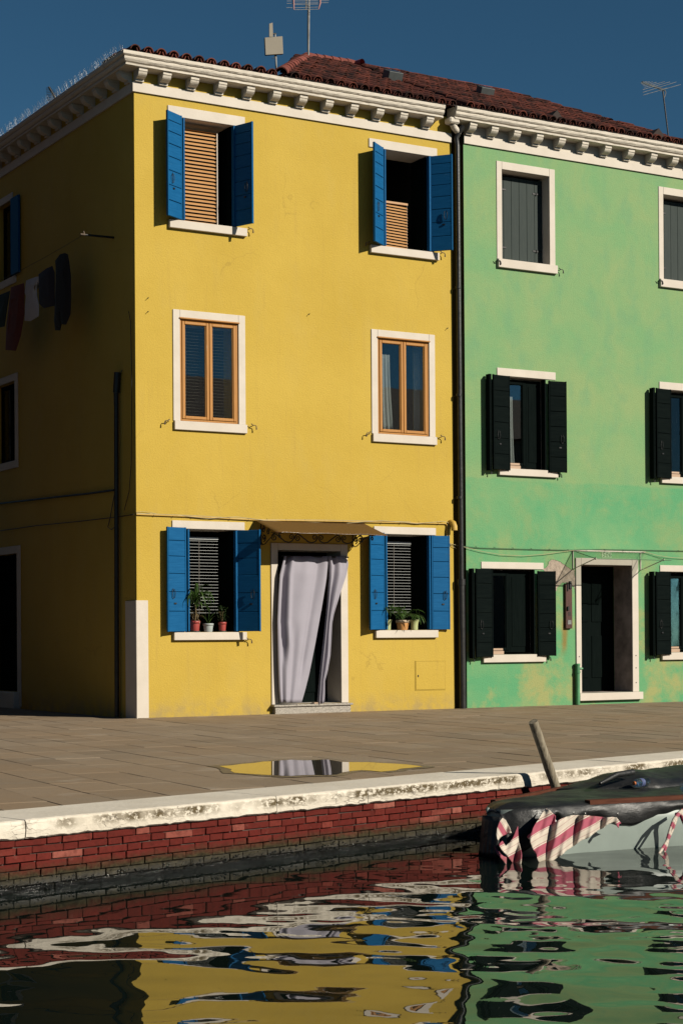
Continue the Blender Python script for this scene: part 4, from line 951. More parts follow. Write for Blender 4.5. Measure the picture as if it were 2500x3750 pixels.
# ---- canopy over the yellow door: bronze sheet on scrolled iron brackets
def spiral(cx, cz, r, turns, a0, sgn, n=26): return [(cx+r*(1-.78*k/n)*math.cos(a0+sgn*turns*2*math.pi*k/n), cz+r*(1-.78*k/n)*math.sin(a0+sgn*turns*2*math.pi*k/n)) for k in range(n+1)]
AW = thing('door_canopy', (2.7, 0, 2.75), 'bronze sheet canopy on black scrolled iron brackets above the curtained doorway', 'canopy')
ax0, ax1, ad, az0, az1 = 1.809, 3.612, .668, 2.755, 2.545
P = [[(ax0+(ax1-ax0)*i/20, -.004-ad*j/8, az0+(az1-az0)*j/8+.004*math.sin(i*.9)*(j/8)) for j in range(9)] for i in range(21)]
MB().grid(P, True, .006).build('canopy_panel', M['awning'], AW)
MB().tube([(ax0+.02, -ad+.05, az1+.002), (ax1-.02, -ad+.05, az1+.002)], .009, 6).tube([(ax0+.02, -.012, az0-.012), (ax1-.02, -.012, az0-.012)], .008, 6).build('canopy_bar', M['iron'], AW)
bxl, bxr = 1.92, 3.43
for bx_ in (bxl, bxr):
    mb = MB()
    def zy(pts): return [(bx_, -a, b) for a, b in pts]
    mb.tube(zy([(.006, az0-.03), (.006, 2.40)]), .008, 6)
    mb.tube(zy([(.01, az0-.02), (ad-.05, az1-.012)]), .007, 6)
    mb.tube(zy([(.006, 2.44), (.05, 2.40), (.12, 2.41), (.22, 2.46), (.36, 2.52), (.50, 2.545), (.58, 2.535)]), .007, 6)
    mb.tube(zy(spiral(.085, 2.50, .055, 1.3, -1.6, 1)), .009, 5); mb.tube(zy(spiral(.07, 2.62, .048, 1.3, 1.6, -1)), .009, 5)
    mb.tube(zy(spiral(.22, 2.575, .048, 1.3, .4, 1)), .009, 5); mb.tube(zy(spiral(.55, 2.50, .035, 1.2, 1.5, 1)), .009, 5)
    mb.tube(zy([(.006, 2.42), (-.01, 2.42)]), .01, 6)
    mb.build('scroll_bracket', M['iron'], AW)
mb = MB(); yf = -.30; zt_ = 2.585; nS = 4; wS = (bxr-bxl)/nS
for k in range(nS):
    c0 = bxl+wS*k
    f = 1 if k < 2 else -1; xo = (lambda a, c=c0, f=f: c+wS*(a if f > 0 else 1-a))
    lo, hi = zt_-.155, zt_-.03
    pts = [(xo(.02), lo+.075), (xo(.06), lo+.105), (xo(.13), hi-.004), (xo(.22), hi-.02), (xo(.38), lo+.065), (xo(.58), lo+.012), (xo(.74), lo), (xo(.88), lo+.018), (xo(.97), lo+.06)]
    mb.tube([(a, yf, b) for a, b in pts], .0095, 6)
    mb.tube([(a, yf, b) for a, b in [(xo(.02), lo+.075)]+spiral(xo(.13), lo+.062, .042, 1.2, math.pi if f > 0 else 0, f)], .0085, 5)
    mb.tube([(a, yf, b) for a, b in [(xo(.97), lo+.06)]+spiral(xo(.86), lo+.075, .042, 1.2, 0 if f > 0 else math.pi, f)], .0085, 5)
mb.tube([(bxl, yf, zt_-.02), (bxr, yf, zt_-.02)], .006, 6)
mb.build('scroll_frieze', M['iron'], AW)

# ---- wiring along the facades
def sag(p, q, s, n=14): return [tuple(np.array(p)+(np.array(q)-np.array(p))*k/n-np.array([0, 0, s*4*(k/n)*(1-k/n)])) for k in range(n+1)]
def fpts(lst, Y): return [(FX(x, y)[0], Y, FX(x, y)[1]) for x, y in lst]
CW = thing('wall_conduit', (2.6, -.02, 2.85), 'yellow painted conduit with loose wires running across the yellow facade above the ground-floor windows', 'cable')
main = fpts([(497, 1884), (700, 1892), (830, 1899), (940, 1905), (1160, 1908), (1350, 1912), (1500, 1915), (1628, 1918)], -.018)
MB().tube(main+fpts([(1633, 1922), (1633, 1965)], -.018), .011, 8).build('conduit', M['yellowpipe'], CW)
mb = MB(); k0 = fpts([(500, 1880), (640, 1886)], -.016)+fpts([(680, 1891), (760, 1899), (810, 1896), (860, 1893), (905, 1898), (960, 1906), (1050, 1911), (1150, 1913), (1250, 1918), (1320, 1912), (1390, 1907), (1460, 1912), (1520, 1918), (1580, 1913), (1615, 1909), (1636, 1914), (1640, 1940), (1638, 1965)], -.03)
mb.tube(k0, .0042, 5); mb.tube([(a, b-.004, c+.012+.004*math.sin(a*9)) for a, b, c in main[:-1]], .004, 5)
mb.tube(sag((main[0][0], -.02, main[0][2]+.03), (main[1][0]-.5, -.02, main[1][2]+.01), -.02), .003, 4)
mb.build('loose_wire', M['cablewhite'], CW)
for x in np.linspace(560, 1600, 16): a, b = FX(x, np.interp(x, [497, 940, 1628], [1884, 1905, 1918])); MB().tube([(a, 0, b+.022), (a, -.014, b+.022), (a, -.03, b), (a, -.014, b-.022), (a, .0, b-.022)], .0028, 4).build('cable_clip', M['hookiron'], CW)
CG = thing('wall_cable', (7.5, -.02, 2.5), 'thin dark cable strung across the green facade above its ground-floor windows', 'cable')
gm = fpts([(1640, 1990), (1665, 1998), (1712, 2003), (1760, 2007), (1900, 2011), (2080, 2015), (2200, 2012), (2360, 2015), (2500, 2018), (2640, 2021)], -.02)
MB().tube(gm, .0052, 5).build('cable', M['cablegreen'], CG)
mb = MB().tube(fpts([(1640, 1990), (1700, 2005), (1760, 2020), (1830, 2032), (1910, 2036), (1990, 2030), (2060, 2020), (2096, 2016)], -.03), .0038, 5)
mb.tube(fpts([(2350, 2020), (2400, 2034), (2450, 2042), (2520, 2046), (2600, 2044)], -.03), .0038, 5)
mb.tube(fpts([(1640, 1990), (1652, 2000), (1668, 2010)], -.02), .0035, 5); mb.build('slack_wire', M['cablewhite'], CG)
for x in np.linspace(1740, 2480, 12): a, b = FX(x, np.interp(x, [1712, 2080, 2500], [2003, 2015, 2018])); MB().tube([(a, 0, b+.01), (a, -.03, b+.006), (a, -.03, b-.01)], .003, 4).build('cable_clip', M['cableblack'], CG)
# alley cables
CA = thing('alley_cable', (-.02, 2, 3), 'dark bundle of cables running along the shaded alley wall of the yellow house', 'cable')
sp = lambda l, X=-.03: [tuple(onx(x, y, 0)+np.array([X, 0, 0])) for x, y in l]
mb = MB().tube(sp([(496, 1884), (440, 1893), (300, 1909), (140, 1925), (0, 1945)]), .007, 5).tube(sp([(425, 1795), (330, 1808), (200, 1822), (60, 1838), (0, 1845)]), .016, 6)
mb.tube(sp([(478, 1140), (486, 1180), (490, 1400), (488, 1700), (480, 1800), (462, 1870)]), .005, 5).tube(sp([(455, 1355), (425, 1420), (425, 1480), (440, 1580), (435, 1700), (428, 1800), (410, 1900), (402, 1930), (415, 1940), (440, 1920)]), .006, 5)
mb.build('cable', M['cableblack'], CA)

# ---- clear canopy with a white wire frame over the green house's door
GC = thing('glass_canopy', (8.1, 0, 2.4), 'clear sheet canopy on thin white rod brackets over the green house door', 'canopy')
bl_ = ony(2094, 2017); br_ = ony(2352, 2019); fl_ = onx(2183, 2047, bl_[0]); fr_ = onx(2452, 2052, br_[0]); dep = -(fl_[1]+fr_[1])/2; zf = (fl_[2]+fr_[2])/2; zk = (bl_[2]+br_[2])/2
x0c, x1c = bl_[0]-.005, br_[0]+.05
MB().grid([[(x0c+(x1c-x0c)*i, -.004-dep*j, zk+(zf-zk)*j) for j in (0, 1)] for i in (0, 1)], False, .004).build('canopy_panel', M['clearpanel'], GC)
MB().box(x0c, x1c, -.016, -.002, zk-.012, zk+.004, .002).build('wall_bar', M['white'], GC)
MB().box(x0c, x1c, -dep-.008, -dep+.002, zf-.006, zf+.004).build('edge_strip', M['cablegreen'], GC)
for X in (FX(2095, 2020)[0]+.005, FX(2343, 2022)[0]):
    zl = FX(2095, 2084)[1]; MB().tube([(X, -.012, zk-.01), (X, -.012, zl), (X, -dep*.92, zf+.012)], .0085, 6).build('rod_bracket', M['white'], GC)
    MB().tube([(X, -.02, zk-.012), (X, -dep*.92, zf+.006)], .006, 6).tube([(X, -dep*.9, zf-.01), (X, -dep*.9, zf+.03)], .011, 6).build('rod_bracket', M['cablegreen'], GC)

# ---- pots on the sills
def leaf(mb, base, yaw, L, wd, up, droop, n=7):
    """strap leaf: rises at 'up' radians then bends over"""
    d = Vector((math.cos(yaw), math.sin(yaw), 0)); s = Vector((-math.sin(yaw), math.cos(yaw), 0)); p = Vector(base); a = up; row = []
    for k in range(n+1):
        t = k/n; w_ = wd*(.55+.9*t if t < .4 else (.91+.1)*(1-((t-.4)/.6)**2)+.02)
        row.append([p-s*w_*.5, p+Vector((0, 0, -w_*.18)), p+s*w_*.5])
        p = p+(d*math.cos(a)+Vector((0, 0, math.sin(a))))*(L/n); a -= droop/n*(1+t)
    mb.grid([[tuple(q) for q in r_] for r_ in row], True)
def pot(label, px, py_top, py_bot, r, mat, kind, Y=.05, flare=.8, saucer=None, rim=None, sillz=None):
    x = FX(px, py_bot, Y)[0]; z = sillz; h = FX(px, py_top, Y)[1]-z
    T = thing('potted_plant', (x, Y, z), label, 'potted plant', 'pots on the blue-shuttered window sills')
    s0 = .012 if saucer else .0015
    if saucer: MB().lathe([(0, .0015), (r*1.0, .0015), (r*1.1, .016), (r*1.06, .018), (r*.98, .006), (0, .006)], (x, Y, z), 20).build('saucer', M[saucer], T)
    rb = r*flare; pr = [(0, s0), (rb*.96, s0), (rb, s0+.006)]
    if kind == 'flared': pr += [(rb*1.02, h*.4), (rb*1.16, h*.7), (r*.985, h*.97), (r, h), (r*.93, h), (rb*1.0, h*.5)]
    else: pr += [(r*.94, h*.74), (r*.94, h*.76), (r*1.03, h*.765), (r*1.05, h*.99), (r*1.03, h), (r*.93, h), (r*.88, h*.7)]
    MB().lathe(pr, (x, Y, z), 24).build('pot', M[mat], T)
    if rim: MB().lathe([(r*1.035, h*.765), (r*1.06, h*.77), (r*1.07, h*.99), (r*1.04, h*1.01)], (x, Y, z), 24).build('pot_rim', M[rim], T)
    MB().lathe([(0, h*.9), (r*.92, h*.88)], (x, Y, z), 18).build('soil', M['soil'], T)
    return T, x, z, h
rs = random.Random(3)
sz1 = h_GL[2]-.002; sz2 = h_GR[2]-.002
zg = lambda x, y: (570+x/3.92, 1880+y/3.92); zh_ = lambda x, y: (1310+x/3.92, 1880+y/3.92)
T, x, z, h = pot('tall drooping strap-leaved plant in a red pot beside the left blue shutter', *zg(565, 0)[:1], zg(0, 1545)[1], zg(0, 1700)[1], .070, 'redpot', 'std', .06, .80, 'saucer', sillz=sz1)
MB().tube([(x, .06, z+h*.85), (x+.012, .055, z+h+.10), (x+.008, .06, z+h+.22), (x+.02, .06, z+h+.33)], [.016, .013, .012, .009], 7).build('stem', M['leafdry'], T)
mb = MB()
for k in range(46):
    t = rs.random(); leaf(mb, (x+.012, .058, z+h+.16+.20*t), rs.uniform(0, 6.28), rs.uniform(.30, .50), rs.uniform(.022, .036), rs.uniform(.5, 1.45), rs.uniform(1.6, 2.9))
mb.build('foliage', M['leaf'], T); mb = MB()
for k in range(22): leaf(mb, (x, .06, z+h*.9+.12*rs.random()), rs.uniform(0, 6.28), rs.uniform(.10, .25), rs.uniform(.006, .012), rs.uniform(.2, 1.3), rs.uniform(1.0, 2.6))
mb.build('dry_foliage', M['leafdry'], T)
T, x, z, h = pot('few upright green blades in a pale grey pot between two red pots', zg(755, 0)[0], zg(0, 1582)[1], zg(0, 1702)[1], .072, 'greypot', 'std', .055, .80, None, sillz=sz1)
mb = MB()
for yw, L, u, dr in ((2.7, .27, 1.38, .3), (0.2, .26, 1.52, .15), (.15, .36, 1.25, 1.3), (3.4, .20, 1.1, .5), (5.2, .18, 1.2, .8)): leaf(mb, (x+jit(.012), .055, z+h*.9), yw, L, .024, u, dr, 9)
mb.build('foliage', M['leaf'], T)
T, x, z, h = pot('small bushy dark plant in a red pot nearest the right blue shutter', zg(957, 0)[0], zg(0, 1562)[1], zg(0, 1702)[1], .056, 'redpot', 'std', .06, .80, 'saucer', sillz=sz1)
mb = MB()
for k in range(110): a = rs.uniform(0, 6.28); b_ = rs.random(); leaf(mb, (x+math.cos(a)*.075*b_, .06+math.sin(a)*.06*b_, z+h+.02+.19*rs.random()), rs.uniform(0, 6.28), rs.uniform(.035, .075), .016, rs.uniform(-.2, 1.2), rs.uniform(.5, 1.5), 4)
mb.build('foliage', M['leafdark'], T); mb = MB()
for k in range(9): a = rs.uniform(0, 6.28); mb.tube([(x, .06, z+h*.9), (x+math.cos(a)*.03, .06+math.sin(a)*.03, z+h+.08), (x+math.cos(a)*.055, .06+math.sin(a)*.05, z+h+.15)], .003, 4)
mb.build('stem', M['leafdry'], T)
T, x, z, h = pot('pale lime flared pot with moss tops, half behind the left blue shutter', zh_(425, 0)[0], zh_(0, 1528)[1], zh_(0, 1678)[1], .070, 'cellopot', 'flared', .06, .68, None, sillz=sz2)
mb = MB()
for k in range(60): a = rs.uniform(0, 6.28); b_ = rs.random()**.5*.06; leaf(mb, (x+math.cos(a)*b_, .06+math.sin(a)*b_, z+h*.88), rs.uniform(0, 6.28), rs.uniform(.02, .05), .010, rs.uniform(.2, 1.3), rs.uniform(.8, 2), 4)
mb.build('foliage', M['leaf'], T)
T, x, z, h = pot('feathery palm in an orange pot with a pale worn rim', zh_(642, 0)[0], zh_(0, 1535)[1], zh_(0, 1676)[1], .098, 'orangepot', 'std', .065, .80, None, 'potrim', sillz=sz2)
mb = MB()
for k in range(18):
    yw = rs.uniform(0, 6.28); L = rs.uniform(.28, .50); up = rs.uniform(.7, 1.45); p = Vector((x+jit(.03), .065+jit(.03), z+h*.9)); a = up; d = Vector((math.cos(yw), math.sin(yw), 0)); pts = [tuple(p)]
    for q in range(9):
        p = p+(d*math.cos(a)+Vector((0, 0, math.sin(a))))*(L/9); a -= .16; pts.append(tuple(p))
        if q > 2:
            for sg in (-1, 1): leaf(mb, tuple(p), yw+sg*rs.uniform(.5, 1.1), rs.uniform(.09, .16), rs.uniform(.014, .022), a+rs.uniform(-.2, .4), rs.uniform(.4, 1.2), 4)
    mb.tube(pts, .0022, 4)
mb.build('foliage', M['leaf'], T)
T, x, z, h = pot('pale lime flared pot standing right of the orange pot', zh_(810, 0)[0], zh_(0, 1528)[1], zh_(0, 1676)[1], .076, 'cellopot', 'flared', .06, .68, None, sillz=sz2)
mb = MB()
for k in range(34): a = rs.uniform(0, 6.28); leaf(mb, (x+jit(.03), .06+jit(.03), z+h*.9), a, rs.uniform(.12, .22), .012, rs.uniform(.5, 1.4), rs.uniform(1.0, 2.2), 6)
mb.build('foliage', M['leafdark'], T)

# ---- washing on the alley line
RW = thing('clothes_bracket', (0, .712, 6.69), 'dark iron rod sticking out of the shaded alley wall with a bright tip', 'bracket')
MB().tube([(.02, .712, 6.70), (-.47, .712, 6.69)], .016, 6).build('rod', M['iron'], RW); MB().tube([(-.44, .712, 6.69), (-.455, .712, 6.74)], .012, 6).tube([(-.43, .712, 6.692), (-.50, .712, 6.690)], .017, 6).build('rod_tip', M['hookiron'], RW)
LN = MB().tube(sag((-.44, .712, 6.70), (-.44, 6.2, 6.72), .06, 20), .003, 4).build('clothesline', M['cableblack'], label='thin washing line stretched along the shaded alley wall', cat='clothesline')
def garment(name, outline, mat, label, X=-.44, bulge=.05):
    pts = [onx(x, y, X) for x, y in outline]; n = len(pts)
    c = np.mean(pts, axis=0); mb = MB(); rings = []
    for sgn in (-1, 1):
        for k in (1., .9, .55): rings.append([(X+sgn*bulge*(1-k*k)*.9+sgn*.003+.006*math.sin(p[1]*31), c[1]+(p[1]-c[1])*k, c[2]+(p[2]-c[2])*k) for p in pts])
    for a, b in ((0, 1), (1, 2), (3, 4), (4, 5), (0, 3)): mb.add(rings[a]+rings[b], [(i, (i+1) % n, (i+1) % n+n, i+n) for i in range(n)], True)
    mb.add(rings[2], [tuple(range(n))]); mb.add(rings[5], [tuple(range(n))[::-1]])
    return mb.build(name, M[mat], label=label, cat='garment', group='washing on the alley line')
zL = lambda l: [(x/3.136, 640+y/3.136) for x, y in l]
garment('shirt', zL([(305,1215),(350,1195),(420,1170),(445,1165),(440,1235),(422,1260),(425,1380),(442,1500),(440,1620),(350,1680),(280,1672),(290,1500),(303,1390),(282,1350)]), 'whitecloth', 'white T-shirt hanging on the washing line in the dark alley')
garment('trousers', zL([(640,985),(690,910),(740,895),(780,910),(790,990),(810,1150),(815,1400),(805,1600),(760,1720),(715,1715),(695,1660),(690,1785),(632,1785),(618,1680),(640,1300),(645,1050)]), 'blackcloth', 'long black trousers hanging nearest the corner on the washing line')
garment('jumper', zL([(440,1140),(540,1070),(600,1045),(625,1120),(625,1300),(622,1500),(500,1530),(450,1480),(440,1300)]), 'navycloth', 'dark navy top hanging between the white shirt and black trousers')
garment('towel', zL([(130,1290),(270,1240),(280,1330),(275,1600),(240,1850),(180,2020),(60,2010),(80,1700),(110,1400)]), 'redcloth', 'rust-red cloth hanging left of the white shirt')
garment('cloth', zL([(-60,1400),(110,1330),(90,1500),(50,1740),(-60,1760)]), 'tealcloth', 'dark teal cloth hanging at the left edge of the washing line')

# ---- aerials on the roofs
TA = thing('tv_antenna', (4.16, 2.62, 10.36), 'tall television aerial with pink-edged reflector on the roof ridge', 'antenna', 'rooftop aerials')
yA = 2.62; b0 = ony(1129, 222, yA); t0 = ony(1132, -60, yA); up_ = lambda x, y, dy=0.: tuple(ony(x, y, yA+dy))
MB().tube([(b0[0], yA, b0[2]-.1), tuple(t0)], .014, 8).build('mast', M['galv'], TA); MB().tube([up_(1127, 30, -.03), up_(1126, 120, -.025), up_(1127, 215, -.02)], .008, 6).build('cable', M['cableblack'], TA)
for y0, y1, xa, xb in ((2, 1, 1050, 1204), (11, 8, 1050, 1202), (26, 27, 1048, 1080), (27, 24, 1075, 1166), (34, 32, 1075, 1166), (15, 13, 1078, 1166), (-14, -16, 1050, 1202), (-30, -31, 1060, 1195)): MB().tube([up_(xa, y0, -.12), up_(xb, y1, -.12)], .0035, 4).build('element', M['galv'], TA)
for xs_ in ((1073, 1076, 34), (1170, 1166, 32)): MB().tube([up_(xs_[0], -45, -.14), up_(xs_[0]+2, 10, -.14), up_(xs_[1], xs_[2], -.12)], [.012, .013, .008], 6).build('reflector_edge', M['pinkplastic'], TA)
MB().tube([up_(1122, -40, -.10), up_(1120, 34, -.10)], .009, 6).tube([up_(1124, 15, -.1), up_(1131, 30, 0)], .007, 5).build('boom', M['whiteplastic'], TA)
WA = thing('panel_antenna', (2.75, 1.0, 9.1), 'square cream panel antenna on a short pole above the yellow house cornice', 'antenna')
yA = 1.0
MB().tube([up_(1012, 275), up_(1007, 125)], .015, 8).build('pole', M['galv'], WA)
q = [up_(970, 136, -.06), up_(1034, 131, -.06), up_(1037, 195, -.06), up_(973, 199, -.06)]
MB().add(q+[(a+.01, b+.05, c) for a, b, c in q], [(0,1,2,3),(7,6,5,4),(0,4,5,1),(1,5,6,2),(2,6,7,3),(3,7,4,0)]).build('panel', M['whiteplastic'], WA)
q = [up_(986, 85, -.02), up_(998, 81, -.02), up_(1000, 133, -.02), up_(986, 133, -.02)]
MB().add(q+[(a+.01, b+.03, c) for a, b, c in q], [(0,1,2,3),(7,6,5,4),(0,4,5,1),(1,5,6,2),(2,6,7,3),(3,7,4,0)]).build('radio_box', M['whiteplastic'], WA)
MB().tube([up_(1005, 198, -.02), up_(1009, 225, -.025), up_(1013, 260, -.02)], .006, 5).tube([up_(997, 213, -.03), up_(1006, 208, -.02)], .005, 5).tube([up_(999, 122, 0), up_(1011, 122, 0)], .012, 6).build('cable', M['cableblack'], WA)
RA = thing('tv_antenna', (9.4, .3, 9.2), 'leaning comb-like television aerial on the green house roof', 'antenna', 'rooftop aerials'); yA = .35
zr = lambda x, y, dy=0.: up_(2330+x/9.047, 270+y/9.047, dy)
MB().tube([zr(1062, 2120), zr(870, 560)], .012, 8).build('mast', M['pipeblack'], RA)
MB().tube([zr(185, 255, -.3), zr(930, 520, .1)], .013, 6).tube([zr(180, 275, -.3), zr(930, 545, .1)], .013, 6).build('boom', M['steel'], RA)
for a, b, c, d in ((130,295,340,240),(150,325,430,245),(185,355,530,255),(215,395,660,268),(260,440,930,245),(200,515,1110,255),(205,605,1315,258),(220,695,1460,345),(720,550,1010,455),(780,570,900,530)): t_ = min(1, (a+c)/1700); MB().tube([zr(a, b, -.5+.2*t_), zr(c, d, .0+.3*t_)], .004, 4).build('element', M['galv'], RA)
MB().tube([zr(950, 540), zr(970, 620), zr(940, 720), zr(905, 790)], .006, 5).build('cable', M['whiteplastic'], RA)
SA = thing('tv_antenna', (1.0, 6.0, 9.1), 'small dark television aerial half hidden behind the alley cornice', 'antenna', 'rooftop aerials'); yA = 5.2
za = lambda x, y, dy=0.: up_(x/2.8, 100+y/2.8, dy)
MB().tube([za(590, 760), za(500, 605)], .018, 6).build('boom', M['iron'], SA)
for k in range(9): t_ = k/8; cx, cy = 500+80*t_, 615+130*t_; w_ = 22+60*t_; MB().tube([za(cx-w_*1.2, cy+4, -.2), za(cx+w_*.8, cy-4, .2)], .005, 4).build('element', M['iron'], SA)
MB().tube([za(562, 715), (za(562, 715)[0], 5.2, 9.0)], .014, 6).build('mast', M['iron'], SA)
# ================================================================== ON THE WATER
BA = R(13); BD_ = np.array([math.cos(BA), math.sin(BA), 0]); BN = np.array([-math.sin(BA), math.cos(BA), 0]); B0 = np.array([-2.95, -12.36, 0])
hw = lambda s: float(np.interp(s, [0, .15, .20, .30, .45, .75, 1.15, 1.6, 2.4, 3.4, 4.6, 5.4], [.05, .05, .11, .17, .235, .295, .43, .57, .66, .68, .62, .52]))
def B(s, n, z): return tuple(B0+BD_*s+BN*n+np.array([0, 0, z]))
BT = thing('boat', B(2.6, 0, -.44), 'small grey-green wooden boat under a black tarpaulin moored along the quay', 'boat')
GZ = -.115; P = []
ss = np.linspace(.15, 5.4, 46)
for s in ss:
    h = hw(s); P.append([B(s, h, GZ), B(s, h*.99, -.25), B(s, h*.96, -.44), B(s, h*.86, -.56), B(s, h*.4, -.62), B(s, -h*.4, -.62), B(s, -h*.86, -.56), B(s, -h*.97, -.44), B(s, -h*1.0, -.25), B(s, -h, GZ)])
mb = MB().grid(P, True, .018); mb.add(P[0], [tuple(range(10))]).add(P[-1], [tuple(range(10))[::-1]]); mb.build('hull', M['hull'], BT)
mb = MB().grid([[B(s, -hw(s)*.97-.004, -.452+.012*j) for j in range(5)] for s in ss], True); mb.build('waterline_stain', M['mortar'], BT)
# rubbing rails
for sg, s0, s1 in ((-1, .78, 5.4), (1, .35, 5.4)):
    P = []
    for s in np.linspace(s0, s1, 40): h = hw(s)*sg; P.append([B(s, h-.02*sg, GZ+.040), B(s, h+.026*sg, GZ+.038), B(s, h+.028*sg, GZ+.004), B(s, h-.018*sg, GZ-.0), B(s, h-.02*sg, GZ+.040)])
    mb = MB().grid(P, False); mb.add(P[0][:4], [(0,1,2,3)]); mb.build('rubbing_rail', M['railwood'], BT)
# tarpaulin: deck sheet with a skirt over the near side
nr = np.random.default_rng(4)
def wob(s, k): return .5*math.sin(s*7.1+k)+.3*math.sin(s*15.3+2*k)+.2*math.sin(s*29+k)
zt7 = lambda x, y: (1740+x/2.0632, 2640+y/2.0632)
skirt = lambda s: float(np.interp(s, [0, .1, .25, .36, .42, .47, .52, .55, .62, .73, .86, 1.0, 1.1, 1.2, 1.35, 1.5, 2, 3, 5.4], [.31, .31, .26, .21, .12, .04, .10, .13, .10, .085, .105, .145, .158, .135, .095, .062, .065, .08, .1]))
P = []
for s in np.concatenate([np.linspace(.13, 2, 130), np.linspace(2.05, 5.42, 60)]):
    h = hw(max(0, s)); row = []; top = GZ+.018
    for u in np.linspace(1, -1, 13): row.append(B(s, (h+.024)*u, top+.006+.016*(1-u*u)-.012*abs(u)**8-.055*max(0, 1-(s-.13)/.22)**2+.010*wob(s, u*5)*(1-u**8)))
    sk = skirt(max(0, s))
    for t in np.linspace(.05, 1, 9): row.append(B(s, -h-.030-.020*math.sin(t*3.14)-.018*wob(s*1.7, 1.3)*t-(.05*t if s < .35 else 0), top-.012-.055*max(0, 1-(s-.13)/.22)**2-sk*t))
    P.append(row)
tp = MB().grid(P, True, .003); tp.build('tarpaulin', M['tarp'], BT)
# the bow end is wrapped down to the water
P = []
for a in np.linspace(-1, 1, 15):
    col = []
    for t in np.linspace(0, 1, 9): n = -a*(hw(0)+.035); col.append(B(.12-.015*math.cos(a*1.4)-.04*t-.008*wob(a*2, 3)*t, n, GZ-.045-.28*t))
    P.append(col)
MB().grid(P, True, .003).build('tarpaulin_end', M['tarp'], BT)
# upper bundle of tarpaulin lying on the far half
P = []
for s in np.linspace(1.40, 5.3, 80):
    h = hw(s); row = []; gr = min(1, (s-1.40)/.5)
    for u in np.linspace(0, 1, 14):
        n = h*(.98-1.15*u*(.35+.65*gr)); z = GZ+.03+gr*(.115*math.sin(min(1, u*1.02)*math.pi)**.55)+.012*wob(s*1.3, u*4)*math.sin(u*3.14); row.append(B(s, n, z))
    P.append(row)
MB().grid(P, True, .003).build('tarpaulin_fold', M['tarp'], BT)
p_a, p_b = onz(*zt7(940, 455), .0), onz(*zt7(1190, 388), .045)
MB().tube([tuple(p_a+np.array([0, 0, -.02])), tuple((p_a+p_b)/2+np.array([0, 0, .012])), tuple(p_b)], [.012, .022, .024], 8).build('rolled_edge', M['tarp'], BT)
for s, t in ((.62, .2), (.72, .35), (.98, .5), (1.7, .3)):
    c = np.array(B(s, -hw(s)-.045, GZ-.09*t-.02)); MB().lathe([(.004, 0), (.010, .002), (.011, .006), (.004, .006)], (0, 0, 0), 10).build('eyelet', M['steel'], BT, tuple(c)).rotation_euler = (math.pi/2, 0, BA)

# ---- striped canvas slung over the bow: px outline -> hanging sheet in front of the hull side
def inside(pt, poly):
    x, y = pt; c = False
    for i in range(len(poly)):
        (x1, y1), (x2, y2) = poly[i], poly[i-1]
        if (y1 > y) != (y2 > y) and x < (x2-x1)*(y-y1)/(y2-y1)+x1: c = not c
    return c
zk_ = lambda x, y: (1780+x/3.0154, 2900+y/3.0154)
def flap(parent, poly, seed, period=278., slope=.62, ph=.478, bias=0.):
    """sheet of real cloth: a fine grid cut to the outline, hung from the gunwale and billowing outwards"""
    xs = [p[0] for p in poly]; ys = [p[1] for p in poly]; st = 16; me_v = []; uv = []; idx = {}; fs = []
    def cloth(x, y):
        tt = (y-180)/650.; Yp = -12.60-.17*max(0, tt)**1.2-bias+.028*math.sin(x/48.+seed)+.018*math.sin(x/21.+y/90.+seed*2)+.012*math.sin(y/35.+x/60.)
        return ony(*zk_(x, y), Yp)
    bm = bmesh.new(); vs = [bm.verts.new((x, y, 0)) for x, y in poly]; f = bm.faces.new(vs)
    for axis, lo, hi in ((0, min(xs), max(xs)), (1, min(ys), max(ys))):
        c = lo+st
        while c < hi:
            co = (c, 0, 0) if axis == 0 else (0, c, 0); no = (1, 0, 0) if axis == 0 else (0, 1, 0)
            bmesh.ops.bisect_plane(bm, geom=bm.verts[:]+bm.edges[:]+bm.faces[:], plane_co=co, plane_no=no); c += st
    bmesh.ops.triangulate(bm, faces=[f_ for f_ in bm.faces if len(f_.verts) > 4])
    L = bm.loops.layers.uv.new('UVMap'); ymax = max(ys)
    for f_ in bm.faces:
        f_.smooth = True
        for l in f_.loops: x, y = l.vert.co.x, l.vert.co.y; l[L].uv = ((y+slope*x+9*math.sin(x/70.))/period-ph, min(1, .2+.8*(y/835.)))
    for v in bm.verts: v.co = Vector(cloth(v.co.x, v.co.y))
    me = bpy.data.meshes.new('cloth_flap'); bm.to_mesh(me); bm.free(); me.materials.append(M['stripes'])
    o = put('cloth_flap', me, parent); md = o.modifiers.new('thick', 'SOLIDIFY'); md.thickness = .004; md.offset = 1; return o
SC_ = thing('striped_cloth', (-2.5, -12.6, -.15), 'torn pink and cream striped canvas hanging from the boat bow down to the water', 'cloth')
big = [(655,185),(700,205),(735,240),(762,265),(757,338),(840,295),(935,262),(1010,262),(1085,262),(1160,268),(1240,275),(1320,288),(1400,280),(1440,285),(1490,350),(1465,360),(1462,400),(1430,365),(1408,335),(1330,370),(1240,425),(1180,470),(1100,520),(1030,552),(960,600),(900,642),(850,690),(790,720),(730,768),(720,800),(680,825),(640,838),(600,815),(575,770),(560,720),(520,640),(500,590),(485,530),(450,505),(470,470),(492,455),(520,400),(560,335),(600,270)]
rough = []
for a, b in zip(big, big[1:]+big[:1]): rough += [a, ((a[0]+b[0])/2+jit(4), (a[1]+b[1])/2+jit(4))]
flap(SC_, rough, .3)
flap(SC_, [(180,545),(215,600),(255,560),(300,500),(350,380),(353,470),(360,560),(375,630),(390,700),(387,795),(345,805),(303,800),(270,760),(240,720),(205,680),(170,640),(135,585)], 1.7, ph=.1, bias=-.02)
